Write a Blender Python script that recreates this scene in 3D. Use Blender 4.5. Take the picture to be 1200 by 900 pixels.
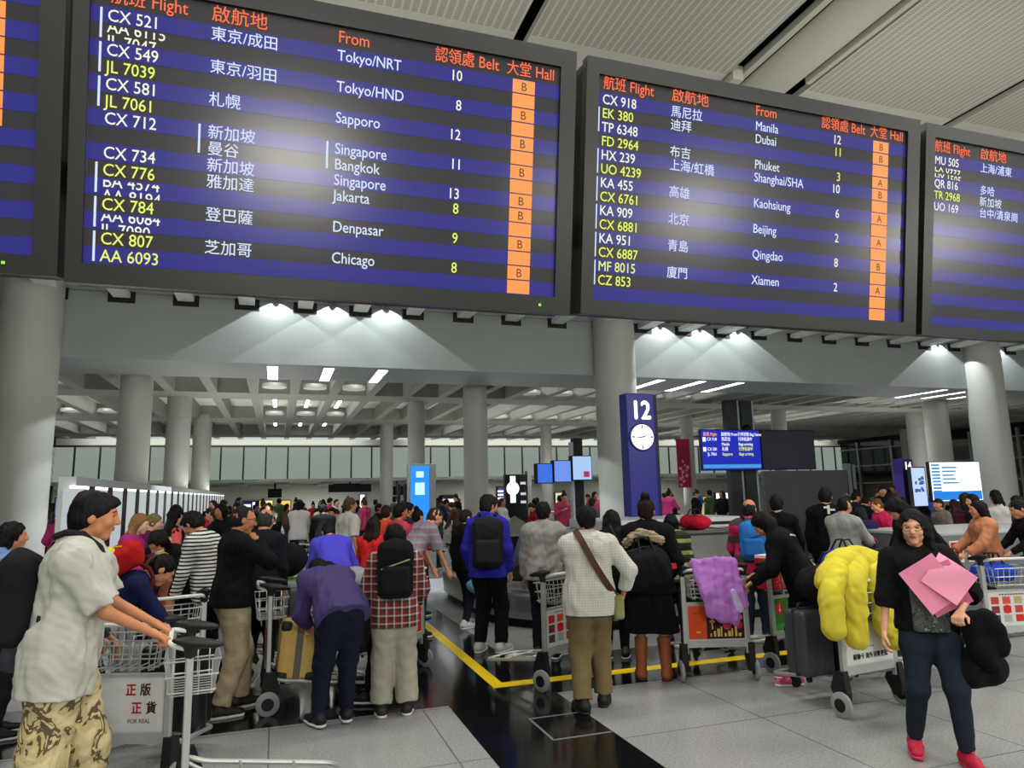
import bpy, bmesh, math, random
import numpy as np
from mathutils import Vector, Matrix
for _o in list(bpy.data.objects): bpy.data.objects.remove(_o)
SC = bpy.context.scene; COL = SC.collection
# ---------------------------------------------------------------- camera, world, lights, exposure
F_PX, PITCH, ROLL, YAW, EYE = 814.906, .15596884, -.02222964, .32651171, 1.75
def _axes():
    f = np.array([math.sin(YAW)*math.cos(PITCH), math.cos(YAW)*math.cos(PITCH), math.sin(PITCH)])
    r = np.array([math.cos(YAW), -math.sin(YAW), 0.]); u = np.cross(r, f)
    c, s = math.cos(ROLL), math.sin(ROLL)
    return np.array([c*r+s*u, -s*r+c*u, f])
CAM_M = _axes(); CAM_O = np.array([0., 0., EYE])
cam = bpy.data.cameras.new('camera'); cam.sensor_width = 36; cam.lens = F_PX/1200*36; cam.clip_end = 300
camo = bpy.data.objects.new('camera', cam); COL.objects.link(camo)
_m = Matrix.Identity(4)
for _i in range(3):
    _m[_i][0], _m[_i][1], _m[_i][2], _m[_i][3] = CAM_M[0][_i], CAM_M[1][_i], -CAM_M[2][_i], CAM_O[_i]
camo.matrix_world = _m; SC.camera = camo
SC.view_settings.view_transform = 'Standard'; SC.view_settings.look = 'None'
SC.view_settings.exposure = 0.0; SC.view_settings.gamma = 1; SC.view_settings.use_curve_mapping = False
WORLD = bpy.data.worlds.new('hall'); SC.world = WORLD; WORLD.use_nodes = True
WORLD.node_tree.nodes['Background'].inputs[0].default_value = (.80, .86, .90, 1)
WORLD.node_tree.nodes['Background'].inputs[1].default_value = .66
def area(x, y, z, sx, sy, power, col=(1, .97, .9), rx=0., rz=0.):
    l = bpy.data.lights.new('area_light', 'AREA'); l.shape = 'RECTANGLE'; l.size = sx; l.size_y = sy  # serves the hall's lamps and the added fill lights alike
    l.energy = power; l.color = col
    o = bpy.data.objects.new('area_light', l); COL.objects.link(o); o.location = (x, y, z); o.rotation_euler = (rx, 0, rz)
    return o
for _x in (-3, 3, 9):
    area(_x, .6, 6.3, 3.2, .6, 170); area(_x, 5.9, 6.3, 3.0, .5, 170)
area(16, 6, 6.3, 4, .6, 250)
for _x, _y in ((.5, 5.2), (6.5, 5.2), (12.5, 6.5)): area(_x, _y, 4.4, 3.5, .5, 20, (1, .97, .88), math.pi)   # unseen uplights added above the boards to brighten the ceiling
for _x in (-2, 12, 26): area(_x, 33.6, 4.35, 12, .08, 60, (1, 1, .94), math.pi/2)   # wash on the rear fascia
for _x in (-8, 2, 12, 22): area(_x, 37.5, 2.34, 3, 3, 150, (1, .98, .92))
# row of lamps high on the wall behind the viewer; the screens mirror them
for _x, _p, _s in ((0.1, 260, 1.5), (5.0, 60, .5), (8.3, 200, 1.3), (14.6, 260, 2.4)):
    area(_x, -6, 4.75, _s, .8, _p, (1, .96, .88), math.pi/2)
# added upward fill lights without fixtures, to brighten the coffered ceiling
for _x, _y, _z, _a, _b in ((-2.05, 19, 2.06, .1, 21), (0, 20.5, 1.16, .4, 6), (7, 24, 1.16, 5, .4), (15, 24, 1.16, 5, .4), (21, 19, 1.16, 5, .4), (-8, 22, 2.3, .4, 10)):
    area(_x, _y, _z, _a, _b, 105, (1, 1, .96), math.pi)
def at_y(px, py, Y):
    d = CAM_M.T @ np.array([(px-600)/F_PX, (450-py)/F_PX, 1.]); return CAM_O + d*Y/d[1]
def at_z(px, py, z=0.):
    d = CAM_M.T @ np.array([(px-600)/F_PX, (450-py)/F_PX, 1.]); return CAM_O + d*(z-EYE)/d[2]
# ---------------------------------------------------------------- materials
def lin(c):
    if isinstance(c, str):
        c = [int(c[i:i+2], 16)/255 for i in (0, 2, 4)]
        c = [x/12.92 if x <= .04045 else ((x+.055)/1.055)**2.4 for x in c]
    return tuple(c[:3])+(1,)
_mc = {}
def mat(c, rough=.7, metal=0., noise=0., nscale=20., emit=0., bump=0., bscale=60., spec=.3, key=''):
    k = (str(c), rough, metal, noise, nscale, emit, bump, bscale, spec, key)
    if k in _mc: return _mc[k]
    m = bpy.data.materials.new('m_'+(c if isinstance(c, str) else 'c')+key); m.use_nodes = True
    N, L = m.node_tree.nodes, m.node_tree.links; b = N['Principled BSDF']; col = lin(c)
    b.inputs['Base Color'].default_value = col; b.inputs['Roughness'].default_value = rough
    b.inputs['Metallic'].default_value = metal; b.inputs['Specular IOR Level'].default_value = spec
    m.diffuse_color = col
    if emit:
        b.inputs['Emission Color'].default_value = col; b.inputs['Emission Strength'].default_value = emit
        b.inputs['Base Color'].default_value = (.02, .02, .02, 1)
    if noise or bump:
        tc = N.new('ShaderNodeTexCoord')
        if noise:
            n = N.new('ShaderNodeTexNoise'); n.inputs['Scale'].default_value = nscale; n.inputs['Detail'].default_value = 4
            L.new(tc.outputs['Object'], n.inputs['Vector'])
            r = N.new('ShaderNodeMapRange'); r.inputs[1].default_value = .3; r.inputs[2].default_value = .7
            r.inputs[3].default_value = 1-noise; r.inputs[4].default_value = 1+noise
            L.new(n.outputs[0], r.inputs[0])
            mx = N.new('ShaderNodeVectorMath'); mx.operation = 'SCALE'; mx.inputs[0].default_value = col[:3]
            L.new(r.outputs[0], mx.inputs['Scale']); L.new(mx.outputs[0], b.inputs['Base Color'])
        if bump:
            n2 = N.new('ShaderNodeTexNoise'); n2.inputs['Scale'].default_value = bscale; n2.inputs['Detail'].default_value = 3
            L.new(tc.outputs['Object'], n2.inputs['Vector'])
            bp = N.new('ShaderNodeBump'); bp.inputs['Strength'].default_value = bump; bp.inputs['Distance'].default_value = .01
            L.new(n2.outputs[0], bp.inputs['Height']); L.new(bp.outputs[0], b.inputs['Normal'])
    _mc[k] = m; return m
def stripe_mat(cols, period, axis=2, widths=None, rough=.85, off=0., wob=0., key=''):
    """bands of several colours repeating along one object axis"""
    k = ('st', str(cols), period, axis, str(widths), off, wob)
    if k in _mc: return _mc[k]
    m = bpy.data.materials.new('m_bands'); m.use_nodes = True
    N, L = m.node_tree.nodes, m.node_tree.links; b = N['Principled BSDF']; b.inputs['Roughness'].default_value = rough
    b.inputs['Specular IOR Level'].default_value = .2
    tc = N.new('ShaderNodeTexCoord'); sp = N.new('ShaderNodeSeparateXYZ'); L.new(tc.outputs['Object'], sp.inputs[0])
    src = sp.outputs[axis]
    if wob:
        nz = N.new('ShaderNodeTexNoise'); nz.inputs['Scale'].default_value = 4
        L.new(tc.outputs['Object'], nz.inputs[0])
        ad = N.new('ShaderNodeMath'); ad.operation = 'MULTIPLY_ADD'; ad.inputs[1].default_value = wob
        L.new(nz.outputs[0], ad.inputs[0]); L.new(src, ad.inputs[2]); src = ad.outputs[0]
    a = N.new('ShaderNodeMath'); a.operation = 'MULTIPLY_ADD'; a.inputs[1].default_value = 1/period; a.inputs[2].default_value = off+50
    L.new(src, a.inputs[0]); f = N.new('ShaderNodeMath'); f.operation = 'FRACT'; L.new(a.outputs[0], f.inputs[0])
    r = N.new('ShaderNodeValToRGB'); r.color_ramp.interpolation = 'CONSTANT'
    n = len(cols); widths = widths or [1/n]*n
    e = r.color_ramp.elements
    while len(e) < n: e.new(.5)
    pos = 0
    for i in range(n):
        e[i].position = min(pos, 1); e[i].color = lin(cols[i]); pos += widths[i]
    L.new(f.outputs[0], r.inputs[0]); L.new(r.outputs[0], b.inputs['Base Color'])
    _mc[k] = m; return m
def check_mat(c0, c1, c2, period, rough=.9):
    """woven tartan: two band directions mixed"""
    m = bpy.data.materials.new('m_check'); m.use_nodes = True
    N, L = m.node_tree.nodes, m.node_tree.links; b = N['Principled BSDF']; b.inputs['Roughness'].default_value = rough
    tc = N.new('ShaderNodeTexCoord'); sp = N.new('ShaderNodeSeparateXYZ'); L.new(tc.outputs['Object'], sp.inputs[0])
    outs = []
    for ax in (0, 2):
        a = N.new('ShaderNodeMath'); a.operation = 'MULTIPLY_ADD'; a.inputs[1].default_value = 1/period; a.inputs[2].default_value = 50
        L.new(sp.outputs[ax], a.inputs[0]); f = N.new('ShaderNodeMath'); f.operation = 'FRACT'; L.new(a.outputs[0], f.inputs[0])
        r = N.new('ShaderNodeValToRGB'); r.color_ramp.interpolation = 'CONSTANT'
        e = r.color_ramp.elements; e.new(.5); e.new(.5)
        for i, (p, c) in enumerate(((0, c0), (.45, c1), (.8, c2))): e[i].position = p; e[i].color = lin(c)
        L.new(f.outputs[0], r.inputs[0]); outs.append(r.outputs[0])
    mx = N.new('ShaderNodeMix'); mx.data_type = 'RGBA'; mx.inputs[0].default_value = .5
    L.new(outs[0], mx.inputs[6]); L.new(outs[1], mx.inputs[7]); L.new(mx.outputs[2], b.inputs['Base Color'])
    return m
def camo_mat(cols, scale):
    m = bpy.data.materials.new('m_camo'); m.use_nodes = True
    N, L = m.node_tree.nodes, m.node_tree.links; b = N['Principled BSDF']; b.inputs['Roughness'].default_value = .9
    tc = N.new('ShaderNodeTexCoord'); n = N.new('ShaderNodeTexNoise'); n.inputs['Scale'].default_value = scale; n.inputs['Detail'].default_value = 3
    n.inputs['Distortion'].default_value = 1.2
    L.new(tc.outputs['Object'], n.inputs[0]); r = N.new('ShaderNodeValToRGB'); r.color_ramp.interpolation = 'CONSTANT'
    e = r.color_ramp.elements
    while len(e) < len(cols): e.new(.5)
    for i, c in enumerate(cols): e[i].position = [0, .46, .55, .62, .7][i]; e[i].color = lin(c)
    L.new(n.outputs[0], r.inputs[0]); L.new(r.outputs[0], b.inputs['Base Color']); return m
# ---------------------------------------------------------------- object helpers
def link(name, me, m, parent=None, smooth=False):
    if m is not None and len(me.materials) == 0: me.materials.append(m)
    if smooth: me.polygons.foreach_set('use_smooth', np.ones(len(me.polygons), bool))
    o = bpy.data.objects.new(name, me); COL.objects.link(o)
    if parent is not None: o.parent = parent
    return o
def tag(o, label, cat, group=None, kind=None):
    o['label'] = label; o['category'] = cat
    if group: o['group'] = group
    if kind: o['kind'] = kind
    return o
def empty(name, loc=(0, 0, 0), rz=0.):
    o = bpy.data.objects.new(name, None); COL.objects.link(o); o.location = loc; o.rotation_euler = (0, 0, rz)
    o.empty_display_size = .1; return o
def copy_tree(o, parent=None):
    c = o.copy(); COL.objects.link(c); c.parent = parent
    for ch in o.children: copy_tree(ch, c)
    return c
class MB:
    """collects shapes for ONE mesh object"""
    def __init__(s): s.v, s.f, s.sm = [], [], []
    def add(s, v, f, sm=False):
        b = len(s.v); s.v += [tuple(p) for p in v]; s.f += [tuple(i+b for i in q) for q in f]; s.sm += [sm]*len(f); return s
    def box(s, c, h, R=None, bev=0.):
        c = Vector(c); V = []
        if bev:
            b = min(bev, min(h)*.98)
            V, Fc = [], []
            bm = bmesh.new(); bmesh.ops.create_cube(bm, size=2)
            for v in bm.verts: v.co = Vector((v.co.x*h[0], v.co.y*h[1], v.co.z*h[2]))
            bmesh.ops.bevel(bm, geom=list(bm.edges), offset=b, segments=2, affect='EDGES', profile=.5)
            bm.verts.index_update()
            V = [v.co.copy() for v in bm.verts]; Fc = [[v.index for v in f.verts] for f in bm.faces]; bm.free()
        else:
            V = [Vector((x*h[0], y*h[1], z*h[2])) for x in (-1, 1) for y in (-1, 1) for z in (-1, 1)]
            Fc = [(0, 1, 3, 2), (4, 6, 7, 5), (0, 4, 5, 1), (2, 3, 7, 6), (0, 2, 6, 4), (1, 5, 7, 3)]
        if R is not None: V = [R @ v for v in V]
        return s.add([v+c for v in V], Fc)
    def bb(s, lo, hi, bev=0.):
        return s.box([(a+b)/2 for a, b in zip(lo, hi)], [abs(b-a)/2 for a, b in zip(lo, hi)], None, bev)
    def tube(s, pts, r, n=8, closed=False, cap=True):
        pts = [Vector(p) for p in pts]; k = len(pts); rr = r if isinstance(r, (list, tuple)) else [r]*k
        V, Fc = [], []; prev = None
        for i, p in enumerate(pts):
            if closed: t = (pts[(i+1) % k]-pts[i-1])
            else: t = pts[min(i+1, k-1)]-pts[max(i-1, 0)]
            t.normalize()
            if prev is None:
                a = t.orthogonal().normalized()
            else:
                a = (prev - t*prev.dot(t)).normalized()
            prev = a; b = t.cross(a)
            for j in range(n):
                w = 2*math.pi*j/n; V.append(p+(a*math.cos(w)+b*math.sin(w))*rr[i])
        for i in range(k if closed else k-1):
            for j in range(n):
                a0, b0 = i*n+j, i*n+(j+1) % n; i2 = (i+1) % k
                Fc.append((a0, b0, i2*n+(j+1) % n, i2*n+j))
        if cap and not closed:
            Fc.append(tuple(range(n-1, -1, -1))); Fc.append(tuple((k-1)*n+j for j in range(n)))
        return s.add(V, Fc, True)
    def lathe(s, prof, c=(0, 0, 0), n=24, axis='z', R=None):
        V, Fc = [], []; c = Vector(c)
        for (r, z) in prof:
            for j in range(n):
                w = 2*math.pi*j/n; p = Vector((r*math.cos(w), r*math.sin(w), z))
                if axis == 'x': p = Vector((p.z, p.x, p.y))
                if axis == 'y': p = Vector((p.y, p.z, p.x))
                if R is not None: p = R @ p
                V.append(p+c)
        for i in range(len(prof)-1):
            for j in range(n):
                Fc.append((i*n+j, i*n+(j+1) % n, (i+1)*n+(j+1) % n, (i+1)*n+j))
        Fc.append(tuple(range(n-1, -1, -1))); Fc.append(tuple((len(prof)-1)*n+j for j in range(n)))
        return s.add(V, Fc, True)
    def quad(s, a, b, c, d): return s.add([a, b, c, d], [(0, 1, 2, 3)])
    def build(s, name, m, parent=None):
        me = bpy.data.meshes.new(name); me.from_pydata(s.v, [], s.f); me.update()
        me.polygons.foreach_set('use_smooth', np.array(s.sm, bool))
        if any(s.sm):
            try: me.set_sharp_from_angle(angle=math.radians(42))
            except Exception: pass
        return link(name, me, m, parent)
def struct(name, mb, m):
    o = mb.build(name, m); o['kind'] = 'structure'; return o
def round_path(pts, r, seg=5):
    """polyline with rounded corners"""
    pts = [Vector(p) for p in pts]; out = [pts[0]]
    for i in range(1, len(pts)-1):
        a, b, c = pts[i-1], pts[i], pts[i+1]
        d1 = (a-b); d2 = (c-b); q = min(r, d1.length*.49, d2.length*.49)
        p1 = b+d1.normalized()*q; p2 = b+d2.normalized()*q
        for j in range(seg+1):
            t = j/seg; out.append(p1*(1-t)**2+b*2*t*(1-t)+p2*t*t)
    out.append(pts[-1]); return out
# ---------------------------------------------------------------- lettering (built-in font turned into mesh)
_tc = {}
def text_geo(t):
    if t not in _tc:
        cu = bpy.data.curves.new('lettering', 'FONT'); cu.body = t; cu.size = 1; cu.resolution_u = 3
        o = bpy.data.objects.new('lettering', cu); COL.objects.link(o)
        dg = bpy.context.evaluated_depsgraph_get(); dg.update()
        me = bpy.data.meshes.new_from_object(o.evaluated_get(dg))
        V = np.array([v.co[:2] for v in me.vertices]) if len(me.vertices) else np.zeros((0, 2))
        Fc = [tuple(p.vertices) for p in me.polygons]
        bpy.data.objects.remove(o); bpy.data.curves.remove(cu); bpy.data.meshes.remove(me)
        _tc[t] = (V, Fc)
    return _tc[t]
def put_text(mb, t, org, U, W, size, sx=1., align='l', clip=None, bold=0.):
    """flat letters of cap height ~.7*size: U = reading direction, W = up; clip keeps a band of heights"""
    V, Fc = text_geo(t)
    if not len(V): return
    V = V.copy()
    if clip:
        bm = bmesh.new(); vs = [bm.verts.new((x, y, 0)) for x, y in V]
        for f in Fc:
            try: bm.faces.new([vs[i] for i in f])
            except ValueError: pass
        for z, nrm in ((clip[0], -1), (clip[1], 1)):
            bmesh.ops.bisect_plane(bm, geom=list(bm.verts)+list(bm.edges)+list(bm.faces), plane_co=(0, z, 0), plane_no=(0, nrm, 0), clear_outer=True)
        bm.verts.index_update(); V = np.array([v.co[:2] for v in bm.verts]) if len(bm.verts) else np.zeros((0, 2)); Fc = [[v.index for v in f.verts] for f in bm.faces]; bm.free()
        if not len(V): return
    w = V[:, 0].max()
    dx = {'l': 0, 'c': -w/2, 'r': -w}[align]
    org, U, W = Vector(org), Vector(U), Vector(W); nn = U.cross(W)
    for bx, by in (((0, 0),) if not bold else ((-bold, 0), (bold, 0), (0, bold), (0, -bold))):
        mb.add([org+U*((x+dx)*size*sx+bx*size)+W*(y*size+by*size)+nn*(.0004*(bx > 0)) for x, y in V], Fc)
# ---------------------------------------------------------------- soft solid modelling on a grid
def nrm(v):
    v = np.asarray(v, float); return v/max(np.linalg.norm(v), 1e-9)
class Field:
    def __init__(s, lo, hi, h):
        s.h = h; s.lo = np.array(lo, float)-2*h; n = np.ceil((np.array(hi)+2*h-s.lo)/h).astype(int)+1
        s.n = n; s.a = np.full(n, 1., np.float32)
        s.ax = [(s.lo[i]+h*np.arange(n[i])).astype(np.float32) for i in range(3)]
    def sub(s, lo, hi):
        i0 = np.clip(np.floor((np.array(lo)-s.lo)/s.h).astype(int), 0, s.n); i1 = np.clip(np.ceil((np.array(hi)-s.lo)/s.h).astype(int)+1, 0, s.n)
        sl = tuple(slice(a, b) for a, b in zip(i0, i1))
        X = s.ax[0][sl[0]][:, None, None]; Y = s.ax[1][sl[1]][None, :, None]; Z = s.ax[2][sl[2]][None, None, :]
        return sl, X, Y, Z
    def mix(s, sl, d, k, mode='u'):
        a = s.a[sl]
        if mode == 'u':
            if k > 0:
                q = np.maximum(k-np.abs(a-d), 0)/k; s.a[sl] = np.minimum(a, d)-q*q*k*.25
            else: s.a[sl] = np.minimum(a, d)
        else:
            s.a[sl] = np.maximum(a, -d)
    def cone(s, a, b, ra, rb, k=.02, n=None, f=1., mode='u', cut=None):
        a, b = np.asarray(a, float), np.asarray(b, float); R = max(ra, rb)+k+2*s.h
        sl, X, Y, Z = s.sub(np.minimum(a, b)-R, np.maximum(a, b)+R)
        if s.a[sl].size == 0: return s
        ba = b-a; L = max(float(ba@ba), 1e-9)
        px, py, pz = X-a[0], Y-a[1], Z-a[2]
        t = np.clip((px*ba[0]+py*ba[1]+pz*ba[2])/L, 0, 1)
        qx, qy, qz = px-t*ba[0], py-t*ba[1], pz-t*ba[2]
        d2 = qx*qx+qy*qy+qz*qz
        if n is not None:
            n = nrm(n); c = qx*n[0]+qy*n[1]+qz*n[2]; d2 = d2+(f*f-1)*c*c
        d = np.sqrt(np.maximum(d2, 0))-(ra+(rb-ra)*t)
        if cut is not None:
            for (p, m) in cut: d = np.maximum(d, (X-p[0])*m[0]+(Y-p[1])*m[1]+(Z-p[2])*m[2])
        s.mix(sl, d.astype(np.float32), k, mode); return s
    def ell(s, c, r, R=None, k=.01, mode='u', cut=None):
        c, r = np.asarray(c, float), np.asarray(r, float); q = r.max()+k+2*s.h
        sl, X, Y, Z = s.sub(c-q, c+q)
        if s.a[sl].size == 0: return s
        R = np.eye(3) if R is None else R          # rows = local axes
        px, py, pz = X-c[0], Y-c[1], Z-c[2]; l = [px*R[i][0]+py*R[i][1]+pz*R[i][2] for i in range(3)]
        k0 = np.sqrt(sum((l[i]/r[i])**2 for i in range(3))); k1 = np.sqrt(sum((l[i]/r[i]**2)**2 for i in range(3)))
        d = k0*(k0-1)/np.maximum(k1, 1e-6)
        if cut is not None:
            for (p, m) in cut: d = np.maximum(d, (X-p[0])*m[0]+(Y-p[1])*m[1]+(Z-p[2])*m[2])
        s.mix(sl, d.astype(np.float32), k, mode); return s
    def box(s, c, hb, R=None, r=.02, k=.01, mode='u', cut=None):
        c, hb = np.asarray(c, float), np.asarray(hb, float); q = np.linalg.norm(hb)+k+2*s.h
        sl, X, Y, Z = s.sub(c-q, c+q)
        if s.a[sl].size == 0: return s
        R = np.eye(3) if R is None else R
        px, py, pz = X-c[0], Y-c[1], Z-c[2]; e = [np.abs(px*R[i][0]+py*R[i][1]+pz*R[i][2])-hb[i]+r for i in range(3)]
        d = np.sqrt(sum(np.maximum(x, 0)**2 for x in e))+np.minimum(np.maximum(np.maximum(e[0], e[1]), e[2]), 0)-r
        s.mix(sl, d.astype(np.float32), k, mode); return s
    def plane(s, p, n):
        """keep the side against n"""
        n = nrm(n); X, Y, Z = s.ax[0][:, None, None], s.ax[1][None, :, None], s.ax[2][None, None, :]
        s.a = np.maximum(s.a, ((X-p[0])*n[0]+(Y-p[1])*n[1]+(Z-p[2])*n[2]).astype(np.float32)); return s
    def wrinkle(s, amp, sc, seed=0, stretch=(1, 1, .45)):
        rs = np.random.RandomState(seed); X, Y, Z = s.ax[0][:, None, None], s.ax[1][None, :, None], s.ax[2][None, None, :]
        w = 0
        for i in range(4):
            v = nrm(rs.normal(size=3)*np.array(stretch)[::1]+1e-3)*sc*(1+.5*i); u = nrm(rs.normal(size=3))*sc*.6
            w = w+np.sin(X*v[0]+Y*v[1]+Z*v[2]+rs.rand()*6+1.3*np.sin(X*u[0]+Y*u[1]+Z*u[2]+rs.rand()*6))/(1+.4*i)
        s.a = s.a+(amp*w).astype(np.float32); return s
    def mesh(s, name, sc=1.):
        a, h = s.a, s.h
        a = np.pad(a, 1, constant_values=1.); lo = s.lo-h
        S = a < 0; n = np.array(a.shape)
        cnt = np.zeros(n-1, np.int8)
        for i in (0, 1):
            for j in (0, 1):
                for k in (0, 1): cnt += S[i:n[0]-1+i, j:n[1]-1+j, k:n[2]-1+k]
        act = np.argwhere((cnt > 0) & (cnt < 8))
        me = bpy.data.meshes.new(name)
        if len(act) == 0: return me
        idx = np.full(n-1, -1, np.int32); idx[tuple(act.T)] = np.arange(len(act))
        P = np.zeros((len(act), 3)); C = np.zeros(len(act))
        for ax in range(3):
            o1, o2 = [q for q in range(3) if q != ax]
            for u in (0, 1):
                for w in (0, 1):
                    c0 = act.copy(); c0[:, o1] += u; c0[:, o2] += w; c1 = c0.copy(); c1[:, ax] += 1
                    v0, v1 = a[tuple(c0.T)], a[tuple(c1.T)]; x = (v0 < 0) != (v1 < 0)
                    t = np.where(x, v0/np.where(x, v0-v1, 1), 0)
                    q = c0.astype(float); q[:, ax] += t
                    P += q*x[:, None]; C += x
        P = (lo+h*P/C[:, None])*sc
        Q = []
        for ax in range(3):
            o1, o2 = (ax+1) % 3, (ax+2) % 3
            s0 = [slice(1, -1)]*3; s1 = [slice(1, -1)]*3
            s0[ax] = slice(0, n[ax]-1); s1[ax] = slice(1, n[ax])
            A, B = S[tuple(s0)], S[tuple(s1)]; e = np.argwhere(A != B)
            if len(e) == 0: continue
            fl = A[tuple(e.T)]; e = e+np.array([0 if q == ax else 1 for q in range(3)])
            def cell(d1, d2):
                c = e.copy(); c[:, o1] += d1; c[:, o2] += d2; return idx[tuple(c.T)]
            q = np.stack([cell(-1, -1), cell(0, -1), cell(0, 0), cell(-1, 0)], 1)
            q[~fl] = q[~fl][:, ::-1]; Q.append(q)
        Q = np.concatenate(Q)
        me.vertices.add(len(P)); me.vertices.foreach_set('co', P.astype(np.float32).ravel())
        me.loops.add(Q.size); me.loops.foreach_set('vertex_index', Q.astype(np.int32).ravel())
        me.polygons.add(len(Q)); me.polygons.foreach_set('loop_start', np.arange(0, Q.size, 4, dtype=np.int32))
        me.polygons.foreach_set('loop_total', np.full(len(Q), 4, np.int32))
        me.update(calc_edges=True); me.polygons.foreach_set('use_smooth', np.ones(len(Q), bool))
        return me
# ---------------------------------------------------------------- people
def rotx(a):
    c, s = math.cos(a), math.sin(a); return np.array([[1, 0, 0], [0, c, -s], [0, s, c]])
def rotz(a):
    c, s = math.cos(a), math.sin(a); return np.array([[c, -s, 0], [s, c, 0], [0, 0, 1]])
def roty(a):
    c, s = math.cos(a), math.sin(a); return np.array([[c, 0, s], [0, 1, 0], [-s, 0, c]])
def ik(a, t, l1, l2, hint):
    a, t = np.asarray(a, float), np.asarray(t, float); d = t-a; L = np.linalg.norm(d); L2 = min(max(L, .12), (l1+l2)*.998)
    u = d/max(L, 1e-6); t = a+u*L2; x = (l1*l1-l2*l2+L2*L2)/(2*L2); hh = math.sqrt(max(l1*l1-x*x, 0))
    hint = np.asarray(hint, float); hint = nrm(hint-u*(hint@u)); return a+u*x+hint*hh, t
def pose(lean=0, side=0, twist=0, hp=0, hy=0, hr=0, L=None, R=None, eL=None, eR=None, feet=((-.10, .0, 8), (.10, .0, -8)), sh=1., fat=1., drop=0., squat=0., curl=(.5, .5), headf=0.):
    """joints of a figure 1.70 tall facing +y; L/R = hand targets, hp/hy/hr = head pitch down / turn / roll in degrees"""
    J = {}; r = math.radians
    pz = .93-squat; J['pel'] = pel = np.array([0, -.16*math.sin(r(lean)), pz])
    T1 = rotz(r(twist*.4)) @ roty(r(side*.5)) @ rotx(-r(lean*.75)); T2 = rotz(r(twist)) @ roty(r(side)) @ rotx(-r(lean*1.1))
    J['T1'], J['T2'] = T1, T2
    J['wai'] = wai = pel+T1 @ np.array([0, 0, .17]); J['nek'] = nek = wai+T2 @ np.array([0, -.015, .355])
    J['che'] = wai+T2 @ np.array([0, .005, .22])
    Hd = rotz(r(twist-hy)) @ roty(r(hr)) @ rotx(-r(lean*.9+hp)); J['Hd'] = Hd
    J['hed'] = nek+T2 @ np.array([0, .02, .055])+Hd @ np.array([0, .018+headf, .085]); J['fat'] = fat
    for s, nm, tg, eh in ((-1, 'L', L, eL), (1, 'R', R, eR)):
        S = nek+T2 @ np.array([s*.168*sh, -.0, -.078-drop]); J['s'+nm] = S
        if tg is None: tg = S+np.array([s*.05, .03+.10*math.sin(r(lean)), -.52])
        eh = (s*.6, -.8, -.15) if eh is None else eh
        J['e'+nm], J['w'+nm] = ik(S, tg, .285, .25, eh)
        hx, hy_, fa = feet[0 if s < 0 else 1][:3]; ft = feet[0 if s < 0 else 1]; lift = ft[3] if len(ft) > 3 else 0
        h = pel+T1 @ np.array([s*.085, 0, -.03]); J['h'+nm] = h
        fd = np.array([-math.sin(r(fa)), math.cos(r(fa)), 0]); J['f'+nm] = fd
        J['k'+nm], J['a'+nm] = ik(h, (hx, hy_, .085+lift), .425, .41, (0, 1, .05)); J['fl'+nm] = lift
        J['c'+nm] = curl[0 if s < 0 else 1]
    return J
def bbox(J, pad=.2):
    P = np.array([v for k, v in J.items() if isinstance(v, np.ndarray) and v.shape == (3,) and k not in ('fL', 'fR')]); return P.min(0)-pad, P.max(0)+pad
def torso(f, J, o, k=.06, hip=True, girth=1.):
    g = girth*J['fat']; T1, T2 = J['T1'], J['T2']; pel, wai, che, nek = J['pel'], J['wai'], J['che'], J['nek']
    y1, y2 = T1[:, 1], T2[:, 1]
    for s in (-1, 1):
        if hip: f.cone(pel+T1 @ np.array([s*.075, -.01, -.02]), wai+T1 @ np.array([s*.055, 0, 0]), .098*g+o, .088*g+o, k)
        f.cone(wai+T2 @ np.array([s*.055, 0, -.03]), che+T2 @ np.array([s*.075, .0, .0]), .088*g+o, .098*g+o, k)
        f.cone(che+T2 @ np.array([s*.075, 0, .0]), nek+T2 @ np.array([s*.08, -.01, -.10]), .098*g+o, .068+o, k)
        S = J['sL'] if s < 0 else J['sR']
        f.cone(nek+T2 @ np.array([s*.03, 0, -.03]), S, .048+o, .050+o, k*.8)
def arm(f, J, n, o0, o1, upto=2., k=.03, cuff=None):
    S, E, W = J['s'+n], J['e'+n], J['w'+n]
    if upto <= 1:
        p = S+(E-S)*upto; f.cone(S, p, .054+o0, .054+o0+(o1-o0), k, cut=[(p, nrm(E-S))])
    else:
        f.cone(S, E, .050+o0, .042+(o0+o1)/2, k)
        p = E+(W-E)*(upto-1); f.cone(E, p, .042+(o0+o1)/2, .042-.014*(upto-1)+o1, k*.6, cut=[(p, nrm(W-E))] if cuff else None)
def leg(f, J, n, o0, o1, upto=2., k=.03):
    H_, K, A = J['h'+n], J['k'+n], J['a'+n]
    f.cone(H_, H_+(K-H_)*.3, .092+o0*.5, .088+o0, k); f.cone(H_+(K-H_)*.25, K, .086+o0, .060+(o0+o1)/2, k)
    if upto > 1:
        p = K+(A-K)*(upto-1); f.cone(K, p, .060+(o0+o1)/2, .040+o1, k, cut=[(p, nrm(A-K))])
def hand_frame(J, n):
    W, E = J['w'+n], J['e'+n]; d = nrm(W-E); s = -1 if n == 'L' else 1
    up = np.array([s*1., 0, .0]) if abs(d[2]) > .75 else np.array([0, 0, 1.])
    up = J.get('pal'+n, up)                      # back-of-hand direction
    b = nrm(up-d*(up@d)); side = np.cross(d, b)*s  # towards the thumb
    if abs(d[2]) > .75 and ('pal'+n) not in J: side = nrm(np.array([0, 1, 0])-d*d[1])
    return W, d, b, side
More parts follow.
